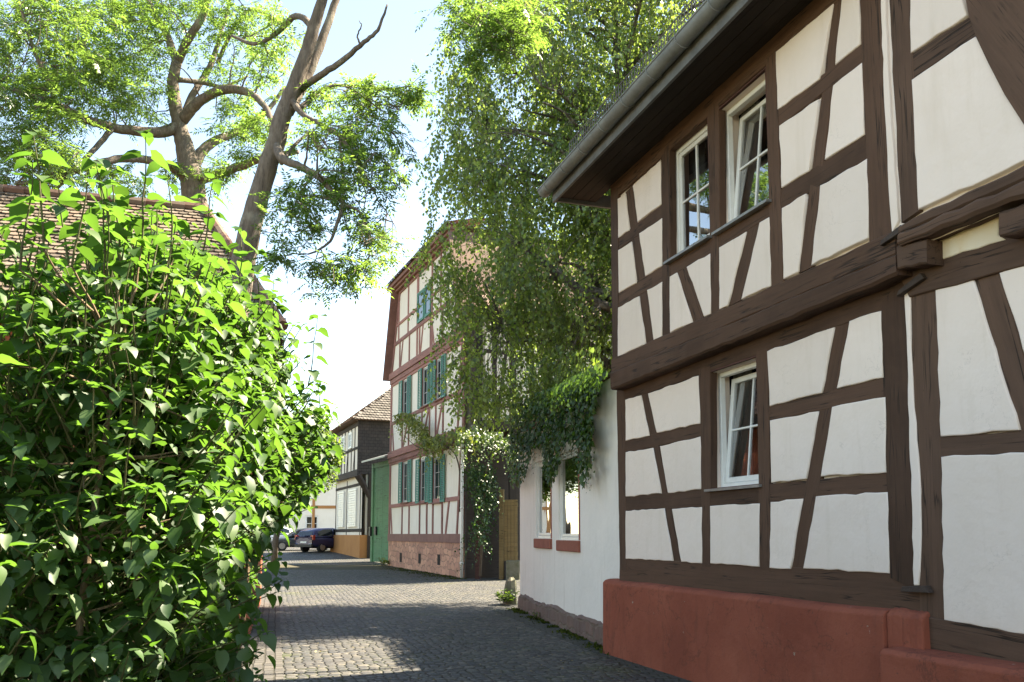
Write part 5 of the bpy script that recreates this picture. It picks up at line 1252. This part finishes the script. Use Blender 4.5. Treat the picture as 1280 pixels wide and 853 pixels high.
def trail(fac, curve, n, o0, o1, Lmin, Lmax, lmin, lmax, spread):
    """shoots hanging from a cane trained along a curve"""
    A = ([], [], [], [])
    for k in range(n):
        t = random.random()*(len(curve)-1); i = int(t); f = t-i
        x = curve[i][0]*(1-f)+curve[i+1][0]*f+jit(spread); y = curve[i][1]*(1-f)+curve[i+1][1]*f+jit(spread)
        o_ = random.uniform(o0, o1); s, z = fac.px(x, y, o_); L = random.uniform(Lmin, Lmax)*random.random()**.7; m = max(3, int(L/.05)); dx, dy = jit(.5), jit(.4)
        for j in range(m):
            u = j/m; A[0].append(Vector((s+dx*L*u+jit(.07), -o_-dy*L*u+jit(.07), z+.12*math.sin(u*3)-L*u))); A[1].append(Vector((jit(1), jit(1)-.3, -.7+jit(.4)))); A[2].append(Vector((jit(.6), -.8, .8+jit(.4)))); A[3].append(random.uniform(lmin, lmax)*(1-.35*u))
    return A
A = trail(FP, [(499, 523), (512, 520), (524, 532), (532, 552), (548, 550), (566, 541), (580, 540)], 250, .1, .8, .35, 1.25, .09, .17, 6)
climber('climbing_vine', FP, A, 'leaf_gold', 'golden green vine trained across the front of the shuttered house', 'vine', stems=[([(575, 640, .1), (574, 585, .2), (560, 560, .4), (525, 560, .4), (505, 545, .3)], .03)])
A = trail(FC, [(575, 542), (600, 540), (625, 546), (645, 556)], 110, .3, 1.2, .4, 1.3, .07, .13, 6)
climber('climbing_vine', FC, A, 'leaf_lime', 'olive vine hanging from the overhang beside the drainpipe and gate', 'vine', stems=[([(600, 720, .3), (604, 650, .4), (608, 590, .6), (625, 560, .8)], .05)])
A = trail(FC, [(590, 580), (600, 600), (612, 590), (606, 640), (596, 670)], 190, .0, .7, .5, 1.6, .06, .12, 10)
climber('ivy', FC, A, 'leaf_ivy', 'shaded dark creeper climbing around the white drainpipe in the passage', 'ivy')
# weeds
def weed(name, x, y, h, n, label, leaf='leaf_lime'):
    A = ([], [], [], []); mb = MB()
    for k in range(n):
        a = Vector((jit(h*.35), jit(h*.35), 0)); b = a+Vector((jit(h*.5), jit(h*.5), h*random.uniform(.5, 1))); mb.tube([a, a.lerp(b, .5), b], [.004, .003, .002], 3, cap=False)
        for t in (.4, .6, .8, 1): A[0].append(a.lerp(b, t)); A[1].append(Vector((jit(1), jit(1), .3))); A[2].append(Vector((jit(.4), jit(.4), 1))); A[3].append(h*random.uniform(.25, .45))
    t = thing(name, (x, y, gz(y)), 0, label, 'plant'); mb.build('stem', 'twig', t); L = np.array(A[3])
    foliage('foliage', leaf, np.array([tuple(p) for p in A[0]]), np.array([tuple(p) for p in A[1]]), np.array([tuple(p) for p in A[2]]), L, L*.5, *LEAF6, parent=t)
weed('weed', gs.x-.2, gs.y+.0, .34, 26, 'tuft of green weeds growing over the guard stone at the annex corner')
weed('weed', FW.w(2.2, -.12).x, FW.w(2.2, -.12).y, .16, 10, 'small weed at the stone foot of the white annex')
weed('weed', FP.w(-LP*.98, -.25).x, FP.w(-LP*.98, -.25).y, .4, 20, 'bright yellow-green weed where the sandstone base meets the green gate', 'leaf_gold')
# litter and moss that nobody could count
P_ = []; 
for k in range(900):
    y = 7.6+26*random.random()**1.4; xl = -.28*y-.3; xr = (4.0-.24*y if y < 18 else .2-.02*(y-18)*8); x = xr-abs(random.gauss(0, 1))*(xr-xl)*.4
    if x < xl: continue
    P_.append((x, y, gz(y)+.014))
P_ = np.array(P_); n = len(P_); L = rng.uniform(.02, .05, n)
tag(foliage('fallen_leaves', 'litter', P_, np.c_[rng.normal(size=n), rng.normal(size=n), rng.normal(size=n)*.15], np.c_[rng.normal(size=n)*.2, rng.normal(size=n)*.2, np.ones(n)], L, L*.7, *RHOMB), 'dry fallen leaves and bits scattered along the cobbles', 'fallen leaves', kind='stuff')
P_ = []
for k in range(5200):
    if random.random() < .6: s = random.uniform(-LP-.5, .6); o_ = abs(random.gauss(0, .45))+.02; p = FP.w(s, -o_)
    else: s = random.uniform(-.3, LW); o_ = abs(random.gauss(0, .10))+.06; p = FW.w(s, -o_)
    if math.sin(s*3.1)+math.sin(s*7.3+1) < -.6: continue
    P_.append((p.x, p.y, gz(p.y)+.004))
P_ = np.array(P_); n = len(P_); L = rng.uniform(.025, .06, n)
tag(foliage('moss', 'moss', P_, np.c_[rng.normal(size=n), rng.normal(size=n), np.abs(rng.normal(size=n))*.8], np.c_[rng.normal(size=n)*.4, rng.normal(size=n)*.4, np.ones(n)], L, L*.7, *RHOMB), 'low moss and grass in the joints along the wall feet', 'moss', kind='stuff')

# ================================================================== LIGHT, SKY, CAMERA
EL_, AZ = R(54), math.atan2(.9, .43)
sv = Vector((math.sin(AZ)*math.cos(EL_), math.cos(AZ)*math.cos(EL_), math.sin(EL_)))
ld = bpy.data.lights.new('sun', 'SUN'); ld.energy = 5.0; ld.angle = R(.53); ld.color = (1, .975, .94)
lo = bpy.data.objects.new('sun', ld); COL.objects.link(lo); lo.rotation_euler = sv.to_track_quat('Z', 'Y').to_euler(); lo.location = (10, 5, 20)
wd = bpy.data.worlds.new('World'); S.world = wd; wd.use_nodes = True; nt = wd.node_tree; nt.nodes.clear()
sk = N(nt, 'ShaderNodeTexSky', sky_type='NISHITA'); sk.sun_disc = False; sk.sun_elevation = EL_; sk.sun_rotation = AZ
sk.air_density = 1.0; sk.dust_density = .2; sk.ozone_density = 1.0; sk.altitude = 100
bg = N(nt, 'ShaderNodeBackground'); bg.inputs[1].default_value = .09
ou = N(nt, 'ShaderNodeOutputWorld'); nt.links.new(sk.outputs[0], bg.inputs[0]); nt.links.new(bg.outputs[0], ou.inputs[0])
cd = bpy.data.cameras.new('camera'); co = bpy.data.objects.new('camera', cd); COL.objects.link(co)
co.location = (0, 0, EYE); co.rotation_euler = (math.pi/2+PITCH, 0, 0)
cd.sensor_width = 36; cd.sensor_fit = 'HORIZONTAL'; cd.lens = 36*F/1280; cd.shift_y = (CY-426.5)/1280; cd.clip_start = .05; cd.clip_end = 3000
S.camera = co
v = S.view_settings; v.view_transform = 'Standard'; v.look = 'None'; v.exposure = 2.55; v.gamma = 1
try: v.use_white_balance = True; v.white_balance_temperature = 8200; v.white_balance_tint = 8
except Exception as e: print('wb', e)
c = S.cycles; c.max_bounces = 7; c.diffuse_bounces = 4; c.glossy_bounces = 3; c.transmission_bounces = 5; c.transparent_max_bounces = 8
c.caustics_reflective = False; c.caustics_refractive = False; c.use_denoising = True; c.sample_clamp_indirect = 8
